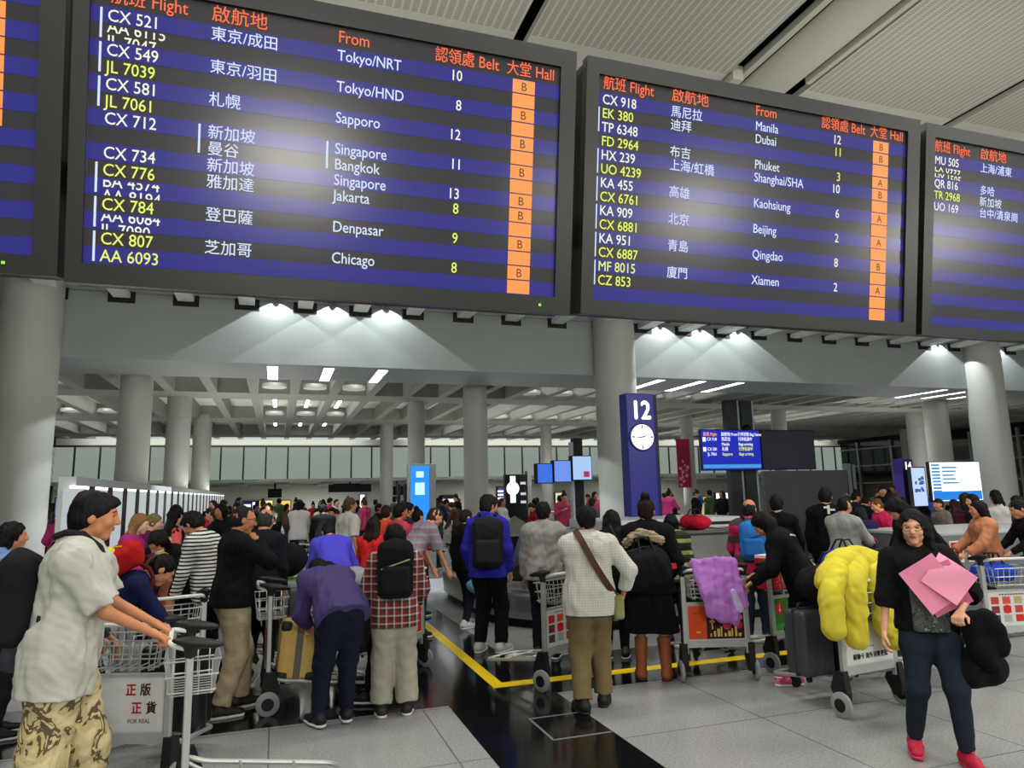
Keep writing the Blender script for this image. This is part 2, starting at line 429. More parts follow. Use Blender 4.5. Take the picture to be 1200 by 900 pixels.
def hand(f, J, n, fine):
    W, d, b, th = hand_frame(J, n); c = J['c'+n]
    pc = W+d*.085
    if not fine:
        f.cone(W, W+d*.09, .026, .034, .015, n=b, f=1.6); f.cone(W+d*.09, W+d*.14-b*.05*c, .030, .018, .01, n=b, f=1.5)
        f.cone(W+d*.03+th*.02, W+d*.085+th*.045-b*.02, .014, .010, .008); return
    for t in (-.028, -.009, .010, .028): f.cone(W+d*.01+th*t*.5, pc+th*t, .015, .0125, .012)
    for t, L in ((-.030, .060), (-.010, .074), (.010, .080), (.030, .070)):
        p = pc+th*t; a = .25
        for q, (fr, rr) in enumerate(((.45, .0092), (.32, .0083), (.23, .0072))):
            a2 = a+c*(1.15 if q else .8); v = d*math.cos(a2)-b*math.sin(a2); nx = p+v*L*fr
            f.cone(p, nx, rr+.0008, rr, .003); p = nx; a = a2
    p = W+d*.025+th*.024; q = p+nrm(d*.7+th*.75-b*.25)*.045; f.cone(p, q, .0125, .0105, .01)
    f.cone(q, q+nrm(d*.95+th*.15-b*(.2+.5*c))*.034, .0102, .008, .004)
def body_mesh(J, h, fine=True, face=True, female=False):
    lo, hi = bbox(J, .24); f = Field(lo, hi, h)
    torso(f, J, -.012, .05)
    for n in 'LR':
        arm(f, J, n, -.012, -.008, 2.); leg(f, J, n, -.012, -.005, 2.)
        hand(f, J, n, fine)
        A, fd = J['a'+n], J['f'+n]; f.cone(A+np.array([0, 0, -.03])-fd*.03, A+fd*.11+np.array([0, 0, -.055]), .035, .024, .03)
    head_field(f, J, face)
    return f.mesh('person')
def head_field(f, J, face=True):
    C, R, nek, T2 = J['hed'], J['Hd'], J['nek'], J['T2']; q = lambda x, y, z: C+R @ np.array([x, y, z]); Rt = R.T
    f.cone(nek+T2 @ np.array([0, .0, -.03]), q(0, -.022, -.055), .062, .054, .03)
    f.ell(q(0, -.008, .018), (.076, .094, .094), Rt, .01)
    f.cone(q(0, .035, -.015), q(0, .057, -.092), .060, .030, .03); f.cone(q(-.03, .02, -.06), q(.03, .02, -.06), .034, .034, .02)
    if face:
        for s in (-1, 1):
            f.ell(q(s*.030, .088, .006), (.017, .012, .010), Rt, .004, 'sub')
            f.ell(q(s*.076, -.012, -.012), (.010, .020, .032), Rt, .006)
            f.ell(q(s*.036, .062, -.030), (.026, .022, .022), Rt, .02)
            f.ell(q(s*.031, .074, .006), (.014, .012, .010), Rt, .004)
        f.cone(q(0, .086, .018), q(0, .108, -.026), .010, .014, .012); f.cone(q(-.012, .094, -.030), q(.012, .094, -.030), .009, .009, .006)
        f.ell(q(0, .088, -.053), (.024, .010, .007), Rt, .006); f.ell(q(0, .086, -.064), (.020, .010, .007), Rt, .006)
        f.ell(q(0, .083, .030), (.045, .012, .010), Rt, .014)
def hair_mesh(J, style, h, seed=0):
    C, R = J['hed'], J['Hd']; q = lambda x, y, z: C+R @ np.array([x, y, z]); Rt = R.T
    back = nrm(J['T2'][:, 1]*-1); dn = np.array([0, 0, -1.])
    lo, hi = C-.26, C+.26
    if style in ('long', 'flow'): lo = lo-np.array([.05, .1, .30])
    f = Field(lo, hi, h); v = lambda a, b, c: R @ nrm((a, b, c))
    if style == 'bald':
        f.ell(q(0, -.014, .0), (.080, .097, .098), Rt, 0); f.ell(q(0, -.040, -.045), (.066, .058, .060), Rt, .03); f.ell(q(0, .035, .115), (.088, .135, .085), Rt, 0, 'sub'); f.plane(q(0, .03, -.02), v(0, .8, -.6)); f.plane(q(0, 0, -.095), v(0, .1, -1)); f.wrinkle(.0018, 120, seed, (1, 1, .12))
    else:
        th = {'short': 0, 'crop': -.006, 'mop': .005, 'bob': .010, 'long': .006, 'flow': .012, 'bun': 0, 'cap': .004}[style]
        f.ell(q(0, -.014, .024), (.083+th, .101+th, .098+th), Rt, 0)
        if style == 'mop': f.ell(q(0, .05, .055), (.070, .050, .045), Rt, .02)
        if style in ('short', 'crop', 'bun', 'mop'): f.ell(q(0, -.045, -.03), (.070+th, .062+th, .070), Rt, .03)
        if style == 'bob':
            for s in (-1, 1): f.cone(q(s*.055, -.025, .0), q(s*.062, -.03, -.10), .052, .040, .03)
            f.cone(q(0, -.06, 0), q(0, -.07, -.11), .06, .045, .03)
        if style in ('long', 'flow'):
            for s in (-1, 0, 1):
                p = q(s*.055, -.05, -.04); b0 = p+back*.03+dn*.12+J['T2'][:, 0]*s*.01; b1 = b0+dn*(.17 if style == 'long' else .24)+back*.015+J['T2'][:, 0]*s*.03
                f.cone(q(s*.05, -.035, .02), p, .052, .052, .03); f.cone(p, b0, .052, .054, .03); f.cone(b0, b1, .054, .030, .03)
            if style == 'flow':
                for s in (-1, 1): f.cone(q(s*.088, -.005, .0), q(s*.112, -.02, -.16), .026, .034, .03); f.cone(q(s*.112, -.02, -.16), q(s*.13, .01, -.30), .034, .020, .03)
        f.plane(q(0, .085, .058), v(0, .74, -.67)) if style not in ('long', 'flow', 'bob') else f.ell(q(0, .105, -.040), (.074, .108, .116), Rt, 0, 'sub')
        if style in ('short', 'crop', 'mop', 'bun'): f.plane(q(0, 0, -.085), v(0, .1, -1))
        if style == 'bun': f.ell(q(0, -.045, .145), (.042, .042, .036), Rt, .01); f.cone(q(0, -.02, .11), q(0, -.04, .135), .04, .03, .02)
        f.wrinkle(.0026, 120 if style != 'mop' else 95, seed, (1, 1, .12)); f.wrinkle(.003, 45, seed+2, (1, 1, .3))
    return f.mesh('hair')
def top_mesh(J, h, o=.022, sleeve=1.93, so=.018, hem=-.12, collar=.0, hood=False, girth=1., wr=.0026, seed=0, flare=0., open_neck=True):
    lo, hi = bbox(J, .2+o); f = Field(lo, hi, h); T1 = J['T1']
    torso(f, J, o, .055, True, girth)
    if True:
        p = J['pel']
        for s in (-1, 1): f.cone(p+T1 @ np.array([s*.07, -.01, .04]), p+T1 @ np.array([s*(.078+flare*.6), -.008, min(hem, -.04)-.06]), .104*girth*J['fat']+o, .110*girth*J['fat']+o+flare, .06)
    for n in 'LR': arm(f, J, n, so, so*.8, sleeve, .035, True)
    f.wrinkle(wr, 34, seed); f.wrinkle(wr*.5, 75, seed+5)
    f.plane(J['pel']+T1 @ np.array([0, 0, hem]), T1 @ np.array([0, 0, -1.]))
    T2, nek = J['T2'], J['nek']
    if collar > 0: f.cone(nek+T2 @ np.array([0, .005, -.03]), nek+T2 @ np.array([0, .012, .01+collar]), .072, .064, .015, cut=[(nek+T2 @ np.array([0, 0, collar]), T2 @ nrm((0, .25, 1)))])
    if hood:
        f.ell(nek+T2 @ np.array([0, -.075, .0]), (.11, .055, .075), T2.T, .03); f.cone(nek+T2 @ np.array([-.08, -.02, .01]), nek+T2 @ np.array([.08, -.02, .01]), .04, .04, .03)
    f.ell(nek+T2 @ np.array([0, .05, .055]), (.062, .085, .05), T2.T, 0, 'sub') if open_neck and not hood else None
    return f.mesh('top')
def trousers_mesh(J, h, o=.012, lo_=.012, upto=1.95, wr=.0026, seed=0, skirt=None, girth=1.):
    lo, hi = bbox(J, .2); f = Field(lo, hi, h); T1, pel = J['T1'], J['pel']; g = girth*J['fat']
    for s in (-1, 1): f.cone(pel+T1 @ np.array([s*.075, -.012, -.03]), J['wai']+T1 @ np.array([s*.055, 0, 0]), .10*g+o*.45, .088*g, .05)
    if skirt is None:
        for n in 'LR': leg(f, J, n, o, lo_, upto, .04)
        f.wrinkle(wr, 40, seed, (1, 1, 1.2))
    else:
        ln, fl = skirt; mid = (J['kL']+J['kR'])/2; 
        for s in (-1, 1): f.cone(pel+np.array([s*.07, 0, -.02]), np.array([pel[0]*.3+mid[0]*.7+s*(.09+fl*.5), pel[1]*.4+mid[1]*.6-.01, pel[2]-ln]), .115, .10+fl, .06)
        f.wrinkle(.004, 30, seed, (1, 1, .1)); f.plane((0, 0, pel[2]-ln), (0, 0, -1))
    f.plane(J['wai']+T1 @ np.array([0, 0, -.03]), T1 @ np.array([0, 0, 1.]))
    return f.mesh('trousers')
def shoe_mesh(J, n, h, boot=0.):
    A, fd = J['a'+n], J['f'+n]; sd = np.cross(fd, (0, 0, 1)); z0 = A[2]-.085; p = lambda y, z: np.array([A[0], A[1], z0])+fd*y+np.array([0, 0, z])
    top = boot if boot else .0
    f = Field(p(0, 0)-np.array([.2, .2, .02]), p(0, 0)+np.array([.2, .2, .16+top]), h)
    f.cone(p(-.045, .05), p(.06, .05), .046, .046, .03); f.cone(p(.06, .045), p(.155, .036), .047, .038, .03, n=(0, 0, 1), f=1.25)
    f.cone(p(-.04, .06), p(-.02, .10), .043, .044, .03)
    if boot: K = J['k'+n]; q = A+(K-A)*(boot/.41); f.cone(A, q, .050, .066, .02, cut=[(q, nrm(K-A))])
    f.plane(p(0, .022), (0, 0, -1)); m = f.mesh('shoe')
    g = Field(p(0, 0)-np.array([.2, .2, .02]), p(0, 0)+np.array([.2, .2, .06]), h)
    g.cone(p(-.045, .02), p(.06, .02), .047, .049, .02); g.cone(p(.06, .02), p(.155, .02), .049, .041, .02)
    g.plane(p(0, .024), (0, 0, 1)); g.plane(p(0, 0.001), (0, 0, -1))
    return m, g.mesh('sole')
SKIN = {}
def skin(c='C98A66'): return mat(c, .5, 0, .06, 30, spec=.35)
def strand_mat(c):
    k = ('strand', c)
    if k in _mc: return _mc[k]
    m = bpy.data.materials.new('m_hair'); m.use_nodes = True
    N, L = m.node_tree.nodes, m.node_tree.links; b = N['Principled BSDF']; b.inputs['Roughness'].default_value = .6; b.inputs['Specular IOR Level'].default_value = .15
    tc = N.new('ShaderNodeTexCoord'); mp = N.new('ShaderNodeMapping'); mp.inputs['Scale'].default_value = (150, 150, 14); L.new(tc.outputs['Object'], mp.inputs[0])
    n = N.new('ShaderNodeTexNoise'); n.inputs['Scale'].default_value = 1; n.inputs['Detail'].default_value = 4; n.inputs['Distortion'].default_value = .6; L.new(mp.outputs[0], n.inputs[0])
    r = N.new('ShaderNodeValToRGB'); q = lin(c); e = r.color_ramp.elements; e[0].position = .3; e[1].position = .75; e[0].color = (q[0]*.5, q[1]*.5, q[2]*.5, 1); e[1].color = (q[0]*1.8+.004, q[1]*1.8+.004, q[2]*1.8+.004, 1)
    L.new(n.outputs[0], r.inputs[0]); L.new(r.outputs[0], b.inputs['Base Color'])
    bp = N.new('ShaderNodeBump'); bp.inputs['Strength'].default_value = .6; bp.inputs['Distance'].default_value = .006; L.new(n.outputs[0], bp.inputs['Height']); L.new(bp.outputs[0], b.inputs['Normal'])
    _mc[k] = m; return m
HAIR = strand_mat('0A0808')
def hair_mat(c): return strand_mat(c)
def cloth(c, n=.05, b=.25): return mat(c, .88, 0, n, 5, bump=b*.3, bscale=45, spec=.15)
def person(loc, H, heading, J, label, top, pants, hair=('short', None), shoes='151515', sole='D8D8D6', skn='C98A66',
           h=.011, topk=None, pantk=None, fine=False, face=True, boots=0., seed=None, group=None, eyes=False):
    """one figure: the body mesh is the thing, clothes and hair are its parts"""
    s = H/1.70; seed = seed if seed is not None else int(abs(loc[0]*131+loc[1]*17)*10) % 9999
    me = body_mesh(J, h, fine, face); o = link('person', me, skin(skn)); tag(o, label, 'person', group)
    o.location = (loc[0], loc[1], 0); o.rotation_euler = (0, 0, -math.radians(heading)); o.scale = (s, s, s)
    m = hair_mesh(J, hair[0], max(h*.75, .006), seed); link('hair', m, hair_mat(hair[1]) if hair[1] else HAIR, o)
    if top is not None: link('top', top_mesh(J, h*1.05, seed=seed, **(topk or {})), cloth(top) if isinstance(top, str) else top, o)
    nm = 'skirt' if pantk and pantk.get('skirt') else ('shorts' if pantk and pantk.get('upto', 2) < 1.6 else 'trousers')
    link(nm, trousers_mesh(J, h*1.05, seed=seed+3, **(pantk or {})), cloth(pants) if isinstance(pants, str) else pants, o)
    for n in 'LR':
        a, b = shoe_mesh(J, n, min(h, .010), boots)
        sh = link('boot' if boots else 'shoe', a, mat(shoes, .55, 0, .1, 30) if isinstance(shoes, str) else shoes, o); link('sole', b, mat(sole, .6), sh)
    if eyes:
        C, R = J['hed'], J['Hd']; q = lambda x, y, z: C+R @ np.array([x, y, z])
        for sx in (-1, 1):
            f = Field(q(sx*.031, .078, .006)-.03, q(sx*.031, .078, .006)+.03, .003); f.ell(q(sx*.031, .0785, .006), (.0135, .0095, .0062), R.T, 0); link('eye', f.mesh('eye'), mat('1A1210', .2), o)
            f = Field(q(sx*.031, .08, .026)-.03, q(sx*.031, .08, .026)+.03, .003); f.cone(q(sx*.014, .0895, .025), q(sx*.034, .0875, .030), .0042, .004, .002); f.cone(q(sx*.034, .0875, .030), q(sx*.050, .076, .024), .004, .003, .002); link('eyebrow', f.mesh('eyebrow'), HAIR, o)
        f = Field(q(0, .09, -.058)-.035, q(0, .09, -.058)+.035, .003); f.ell(q(0, .0895, -.0535), (.023, .0105, .006), R.T, .003); f.ell(q(0, .0885, -.063), (.019, .0105, .0065), R.T, .003); link('mouth', f.mesh('mouth'), mat('A35348', .45), o)
    return o
def wpt(o, H, p):
    """figure-local joint (1.70 units) to world"""
    s = H/1.70; a = o.rotation_euler[2]; v = rotz(a) @ (np.asarray(p)*s); return np.array([o.location[0], o.location[1], 0])+v
def loc_pt(loc, H, heading, w):
    """world point to figure-local 1.70 units"""
    return (rotz(math.radians(heading)) @ (np.asarray(w, float)-np.array([loc[0], loc[1], 0])))/(H/1.70)
# ================================================================ the hall
WHITE = mat('B9BDBC', .6, 0, .03, 3); PAINT = mat('8A908C', .55, 0, .03, 2, key='p'); COLM = mat('A4A69E', .45, 0, .03, 2, key='c')
DARK = mat('14140F', .6); BLACK = mat('050505', .6); STEEL = mat('9A9C9A', .32, .9, .05, 5); STEELD = mat('6A6C6C', .35, .9, .05, 5)
GREY = mat('6F716F', .6)
def lamp_mat(s, c='FFFFFF'): return mat(c, .5, emit=s, key='lamp')
# floor: light terrazzo tiles crossed by polished black granite bands, yellow waiting line
def floor_mat(c, rough, speck, spec, tile):
    m = bpy.data.materials.new('m_floor'); m.use_nodes = True
    N, L = m.node_tree.nodes, m.node_tree.links; b = N['Principled BSDF']; b.inputs['Roughness'].default_value = rough
    b.inputs['Specular IOR Level'].default_value = spec
    tc = N.new('ShaderNodeTexCoord'); n = N.new('ShaderNodeTexNoise'); n.inputs['Scale'].default_value = 55; n.inputs['Detail'].default_value = 5; n.inputs['Roughness'].default_value = .8
    L.new(tc.outputs['Object'], n.inputs[0]); r = N.new('ShaderNodeMapRange'); r.inputs[1].default_value = .3; r.inputs[2].default_value = .7
    r.inputs[3].default_value = 1-speck; r.inputs[4].default_value = 1+speck; L.new(n.outputs[0], r.inputs[0])
    br = N.new('ShaderNodeTexBrick'); br.offset = 0; br.inputs['Scale'].default_value = 1; br.inputs['Brick Width'].default_value = tile; br.inputs['Row Height'].default_value = tile
    br.inputs['Mortar Size'].default_value = .006; br.inputs['Mortar Smooth'].default_value = 0
    br.inputs['Color1'].default_value = lin(c); br.inputs['Color2'].default_value = lin(c); q = lin(c); br.inputs['Mortar'].default_value = (q[0]*.45, q[1]*.45, q[2]*.45, 1)
    L.new(tc.outputs['Object'], br.inputs[0])
    mx = N.new('ShaderNodeVectorMath'); mx.operation = 'SCALE'; L.new(br.outputs[0], mx.inputs[0]); L.new(r.outputs[0], mx.inputs['Scale']); L.new(mx.outputs[0], b.inputs['Base Color'])
    return m
m = MB(); m.bb((-14, -6, -.2), (46, 62, 0)); struct('floor', m, floor_mat('8C8E8E', .24, .38, .42, 1.2))
GRAN = floor_mat('101112', .12, .25, .5, .96)
m = MB()
for lo, hi in (((1.42, -6), (2.40, 34)), ((-14, 6.05), (1.42, 7.35)), ((2.40, 6.05), (40, 7.35))): m.bb(lo+(.0,), hi+(.002,))
struct('trim_1', m, GRAN)
m = MB(); m.bb((1.93, 6.40, .002), (20, 6.55, .004)); m.bb((1.93, 6.55, .002), (2.05, 30, .004)); struct('trim_2', m, mat('E8C70A', .4))
m = MB()
for (x0, y0, x1, y1) in ((1.92, 5.45, 2.39, 5.47), (1.92, 4.95, 1.94, 5.45), (1.92, 4.94, 2.39, 4.96)): m.bb((x0, y0, .002), (x1, y1, .0035))
struct('trim_3', m, mat('8A8C8C', .4, .6))
# bulkhead with its soffit, high ceiling in front of it
m = MB(); m.bb((-14, 14.9, 4.49), (46, 16.85, 5.80)); struct('wall_front', m, PAINT)
m = MB(); m.bb((-14, 14.93, 5.815), (46, 16.85, 7.6)); struct('wall_upper', m, PAINT)
def perf_mat():
    m = bpy.data.materials.new('m_perforated'); m.use_nodes = True
    N, L = m.node_tree.nodes, m.node_tree.links; b = N['Principled BSDF']; b.inputs['Roughness'].default_value = .6
    tc = N.new('ShaderNodeTexCoord'); sp = N.new('ShaderNodeSeparateXYZ'); L.new(tc.outputs['Object'], sp.inputs[0])
    def per(o, p):
        a = N.new('ShaderNodeMath'); a.operation = 'MULTIPLY_ADD'; a.inputs[1].default_value = 1/p; a.inputs[2].default_value = 100; L.new(o, a.inputs[0])
        f = N.new('ShaderNodeMath'); f.operation = 'FRACT'; L.new(a.outputs[0], f.inputs[0]); return f.outputs[0]
    gx = N.new('ShaderNodeMath'); gx.operation = 'GREATER_THAN'; gx.inputs[1].default_value = .28; L.new(per(sp.outputs[0], .085), gx.inputs[0])
    gy = N.new('ShaderNodeMath'); gy.operation = 'GREATER_THAN'; gy.inputs[1].default_value = .5; L.new(per(sp.outputs[1], .02), gy.inputs[0])
    gz = N.new('ShaderNodeMath'); gz.operation = 'LESS_THAN'; gz.inputs[1].default_value = 6.2; L.new(sp.outputs[1], gz.inputs[0])
    p1 = N.new('ShaderNodeMath'); p1.operation = 'MULTIPLY'; L.new(gx.outputs[0], p1.inputs[0]); L.new(gy.outputs[0], p1.inputs[1])
    p2 = N.new('ShaderNodeMath'); p2.operation = 'MULTIPLY'; L.new(p1.outputs[0], p2.inputs[0]); L.new(gz.outputs[0], p2.inputs[1])
    mx = N.new('ShaderNodeMix'); mx.data_type = 'RGBA'; mx.inputs[6].default_value = lin('D2D0C4'); mx.inputs[7].default_value = lin('8A897E')
    L.new(p2.outputs[0], mx.inputs[0]); L.new(mx.outputs[2], b.inputs['Base Color']); return m
m = MB()
for x0, x1 in ((-14, -3.9), (-3.75, -.85), (-.70, 2.24), (2.39, 4.83), (5.95, 8.32), (8.50, 11.4), (11.55, 14.4), (14.55, 17.4), (17.55, 46)):
    m.bb((x0, -6, 6.5), (x1, 14.9, 6.58))
struct('ceiling', m, perf_mat())
m = MB(); m.bb((-14, -6, 7.3), (46, 14.9, 7.5)); struct('ceiling_void', m, mat('0C0C0A', .9))
m = MB()   # white trough lying in the wide ceiling gap, its rail and hanger
V, Fc = [], []; K = 10
for y in (-6, 14.9):
    for i in range(K+1):
        w = math.pi*(i/K); V.append((5.46+.30*math.cos(w), y, 6.56-.16*math.sin(w)))
for i in range(K): Fc.append((i, i+1, K+2+i, K+1+i))
m.add(V, Fc, True); m.bb((5.80, -6, 6.46), (5.86, 6.05, 6.54)); m.bb((5.02, -6, 6.52), (5.10, 14.9, 6.60))
m.bb((4.86, 6.15, 6.42), (5.0, 6.4, 6.60))
o = struct('ceiling_trough', m, mat('C6C5B8', .5))
# black slots along the top of the bulkhead, each with a white fin running forward
for i in range(-3, 24):
    x = -.68+1.148*i
    if x < -5 or abs(x-7.5) < .1: continue
    m = MB(); m.bb((x-.24, 14.886, 5.60), (x+.24, 14.925, 5.83)); o = struct('trim_%d' % (40+i), m, BLACK)
    m = MB(); m.bb((x-.15, 13.2, 5.70), (x+.15, 14.90, 5.80)); o = struct('trim_%d' % (80+i), m, mat('D6D8D2', .5))
# wall washers: three spots to a group, the light itself draws the scallops
n_w = 0
for g, xs in enumerate(([-.12, 1.03, 2.17], [9.0, 10.15, 11.3], [18.2, 19.36, 20.55])):
    for x in xs:
        t = empty('wall_washer', (x, 14.80, 5.86))
        mb = MB(); mb.lathe([(.03, -.02), (.036, .0), (.036, .07), (.02, .09)], n=12); mb.build('housing', DARK, t)
        mb = MB(); mb.bb((-.015, 0, .05), (.015, .13, .08)); mb.build('bracket', DARK, t)
        mb = MB(); mb.bb((-.16, -.145, -.03), (.16, -.135, .12)); mb.bb((-.16, -.145, .11), (.16, .03, .12)); mb.build('added_visor', DARK, t)  # plate added to keep the spot's light off the hall in front
        tag(t, 'small dark wall washer spotlight, one of three throwing scallops of light on the bulkhead', 'spotlight', 'wall washers on the bulkhead')
        for en, an, bl in ((165, 112, .05), (110, 24, 1)):
            l = bpy.data.lights.new('washer_lamp', 'SPOT'); l.energy = en; l.spot_size = math.radians(an); l.spot_blend = bl; l.shadow_soft_size = .01; l.color = (.90, .95, 1)
            l.use_nodes = True; nt = l.node_tree; fo = nt.nodes.new('ShaderNodeLightFalloff'); fo.inputs['Strength'].default_value = 1.
            nt.links.new(fo.outputs['Linear'], nt.nodes['Emission'].inputs['Strength'])
            lo = bpy.data.objects.new('washer_lamp', l); COL.objects.link(lo); lo.location = (x, 14.70, 5.92)
# lamps sunk in the soffit
for xs in ([-6.9, -5.9], [-.15, 1.0, 2.15], [9.1, 10.3, 11.47], [18.6, 19.7, 20.8]):
    for x in xs:
        t = empty('soffit_lamp', (x, 16.0, 4.48))
        mb = MB(); mb.bb((-.11, -.86, .0), (.11, -.05, .012)); mb.bb((-.11, .05, .0), (.11, .86, .012)); mb.build('diffuser', lamp_mat(3.0), t)
        mb = MB(); mb.bb((-.13, -.9, .004), (.13, .9, .02)); mb.build('frame', GREY, t)
        tag(t, 'pair of bright strip lights set in the soffit under the bulkhead', 'ceiling light', 'strip lights in the soffit')
# coffered ceiling beyond
m = MB()
for i in range(-13, 46): m.bb((-.62+i-.11, 16.85, 4.49), (-.62+i+.11, 34.4, 4.92))
for y0, y1 in ((19.2, 20.4), (25.3, 26.8), (31.8, 33.2)): m.bb((-14, y0, 4.488), (46, y1, 4.92))
struct('ceiling_coffers', m, mat('8E8E87', .7, 0, .04, 2))
m = MB(); m.bb((-14, 16.85, 4.90), (46, 34.6, 5.1)); struct('ceiling_deck', m, mat('E6E6DC', .7, 0, .04, 2))
for cx in (-6.12, .88, 7.88, 10.88, 18.88):
    for dx in (-1, 0, 1):
        for (y0, y1) in ((17.1, 18.9), (20.9, 24.9), (27.4, 31.4)):
            t = empty('coffer_lamp', (cx+dx, (y0+y1)/2, 4.85))
            nn = max(2, int((y1-y0)/.62)); mb = MB()
            for k in range(nn):
                a = y0-(y0+y1)/2+(k+.12)*(y1-y0)/nn; mb.bb((-.055, a, -.02), (.055, a+(y1-y0)/nn*.76, .0))
            mb.build('tube', lamp_mat(11.), t)
            mb = MB(); mb.bb((-.07, (y0-y1)/2, 0), (.07, (y1-y0)/2, .03)); mb.build('batten', GREY, t)
            tag(t, 'broken strip of ceiling lamps between two concrete ribs', 'ceiling light', 'lamp strips in the coffered ceiling')
    for y in (18.95, 25.05):
        for dx in (-1, 0, 1):
            mb = MB(); mb.lathe([(.30, -.05), (.30, .04), (.05, .06)], n=20); o = mb.build('downlight', mat('E8E8E0', .4), None); o.location = (cx+dx, y-.28, 4.62)
            l = bpy.data.lights.new('downlight_lamp', 'SPOT'); l.energy = 42; l.spot_size = math.radians(150); l.spot_blend = .5; l.shadow_soft_size = .12; l.color = (1, .98, .93)
            lo = bpy.data.objects.new('downlight_lamp', l); COL.objects.link(lo); lo.location = (cx+dx, y-.28, 4.40)
            tag(o, 'round pale downlight at the end of a lamp strip', 'downlight', 'round downlights by the ceiling beams')
# columns
def column(name, x, y, r, top, ring=None):
    mb = MB(); mb.lathe([(r, 0), (r, top)], (x, y, 0), 40)
    if ring: mb.lathe([(r, ring), (r+.008, ring+.005), (r+.008, ring+.02), (r, ring+.025)], (x, y, 0), 40)
    o = struct(name, mb, COLM); return o
CC = at_y(719, 440, 14.8); CL = (CC[0]-12.0, 14.8); CR = (CC[0]+12.05, 14.8)
column('column_1', CC[0], 14.72, .49, 6.5); column('column_2', CL[0]+.02, 14.72, .49, 6.5); column('column_3', CR[0], 14.72, .49, 6.5)
m = MB(); m.bb((-4.1, 3.70, 3.25), (9.3, 3.78, 3.40)); m.bb((-4.1, 3.66, 3.25), (-4.0, 3.78, 6.5)); m.bb((9.2, 3.66, 3.25), (9.3, 3.78, 6.5)); struct('trim_7', m, mat('8A8C86', .5))
for i, (x, y, w) in enumerate(((-3.02, 17.2, .66), (-2.53, 20.4, .60), (-2.42, 25.5, .58), (4.89, 17.5, .63), (3.86, 20.3, .50), (4.01, 27.2, .50), (10.66, 27.2, .48), (15.04, 23.4, .5), (16.92, 20.4, .52), (23.85, 20.8, .78), (20.93, 17.5, .74), (29.75, 26.7, .48))):
    column('column_%d' % (i+4), x, y, w/2, 4.6, 3.9 if y > 19 else None)
# back wall: frosted glass band over a low opening, hall beyond
GLASSB = mat('A3B2A6', .3, emit=.62, key='g')  # emission stands in for light coming from behind the glass
m = MB(); m.bb((-10.4, 34.4, 2.62), (33, 34.5, 4.12)); struct('window_1', m, GLASSB)
m = MB()
for i in range(46):
    x = -10.2+i*.97
    if x < 33: m.bb((x-.035, 34.34, 2.62), (x+.035, 34.42, 4.12))
m.bb((-10.4, 34.3, 4.12), (33, 34.45, 4.20)); struct('trim_4', m, mat('2A2E2C', .5))
m = MB(); m.bb((-10.4, 34.42, 4.22), (33, 34.6, 4.50)); m.bb((-10.4, 34.2, 2.50), (33, 34.6, 2.64)); struct('trim_5', m, mat('CFD2C8', .6))
m = MB(); m.bb((-14, 34.5, 2.5), (46, 62, 2.62))
for i in range(30): m.bb((-14+i*2, 34.6, 2.38), (-13.4+i*2, 41, 2.5))
m.bb((-14, 38, 2.38), (46, 38.7, 2.5))
struct('ceiling_rear', m, mat('B5B6AE', .7))
m = MB(); m.bb((-14, 41, 0), (46, 41.2, 2.5)); struct('wall_back', m, mat('D5D6CC', .7))
m = MB(); m.bb((-14, 34.4, 0), (-9.0, 34.6, 4.6)); m.bb((-14.2, -6, 0), (-14, 62, 7.5)); struct('wall_left', m, mat('3A3B38', .7))
# dark window wall on the right, night outside
XW = 33.0
m = MB(); m.bb((XW, 8, 0), (XW+.05, 34.5, 4.6)); struct('window_2', m, mat('06080A', .08, spec=.5))
m = MB()
for y in np.arange(9, 34.5, 2.4): m.bb((XW-.12, y-.06, 0), (XW, y+.06, 4.6))
for z in (.9, 1.9, 2.9, 3.9): m.bb((XW-.10, 8, z-.03), (XW, 34.4, z+.03))
struct('trim_6', m, mat('9A9C98', .4, .6))
m = MB(); m.bb((XW-.2, 8, 4.3), (XW, 34.4, 4.6)); struct('wall_right', m, mat('0E0F10', .7))
# partition of lit panels on the left
XP = -2.0
m = MB(); m.bb((XP-.12, 8.3, 1.93), (XP+.04, 30.3, 2.02)); m.bb((XP-.12, 8.3, 0), (XP+.02, 8.42, 1.93)); m.bb((XP-.10, 8.42, 0), (XP-.06, 30.3, 1.93))
o = m.build('panel_frame', mat('B4B8B6', .5), None); part = empty('lit_partition', (0, 0, 0)); o.parent = part
PANEL = mat('C9D2D4', .3, emit=.75, key='pn')
for i in range(24):
    y = 9.01+i*.925
    mb = MB(); mb.bb((XP-.05, y-.13, 0), (XP+.036, y+.13, 1.93)); mb.build('mullion', mat('20241F', .5), part)
    mb = MB(); mb.bb((XP-.05, y-.795, .05), (XP+.028, y-.13, 1.90)); mb.build('panel', PANEL, part)
    mb = MB(); mb.bb((XP+.0, y-.78, 1.90), (XP+.034, y-.14, 1.928)); mb.build('lamp', lamp_mat(2.5), part)
tag(part, 'long low partition of pale lit panels between dark mullions on the left', 'partition')
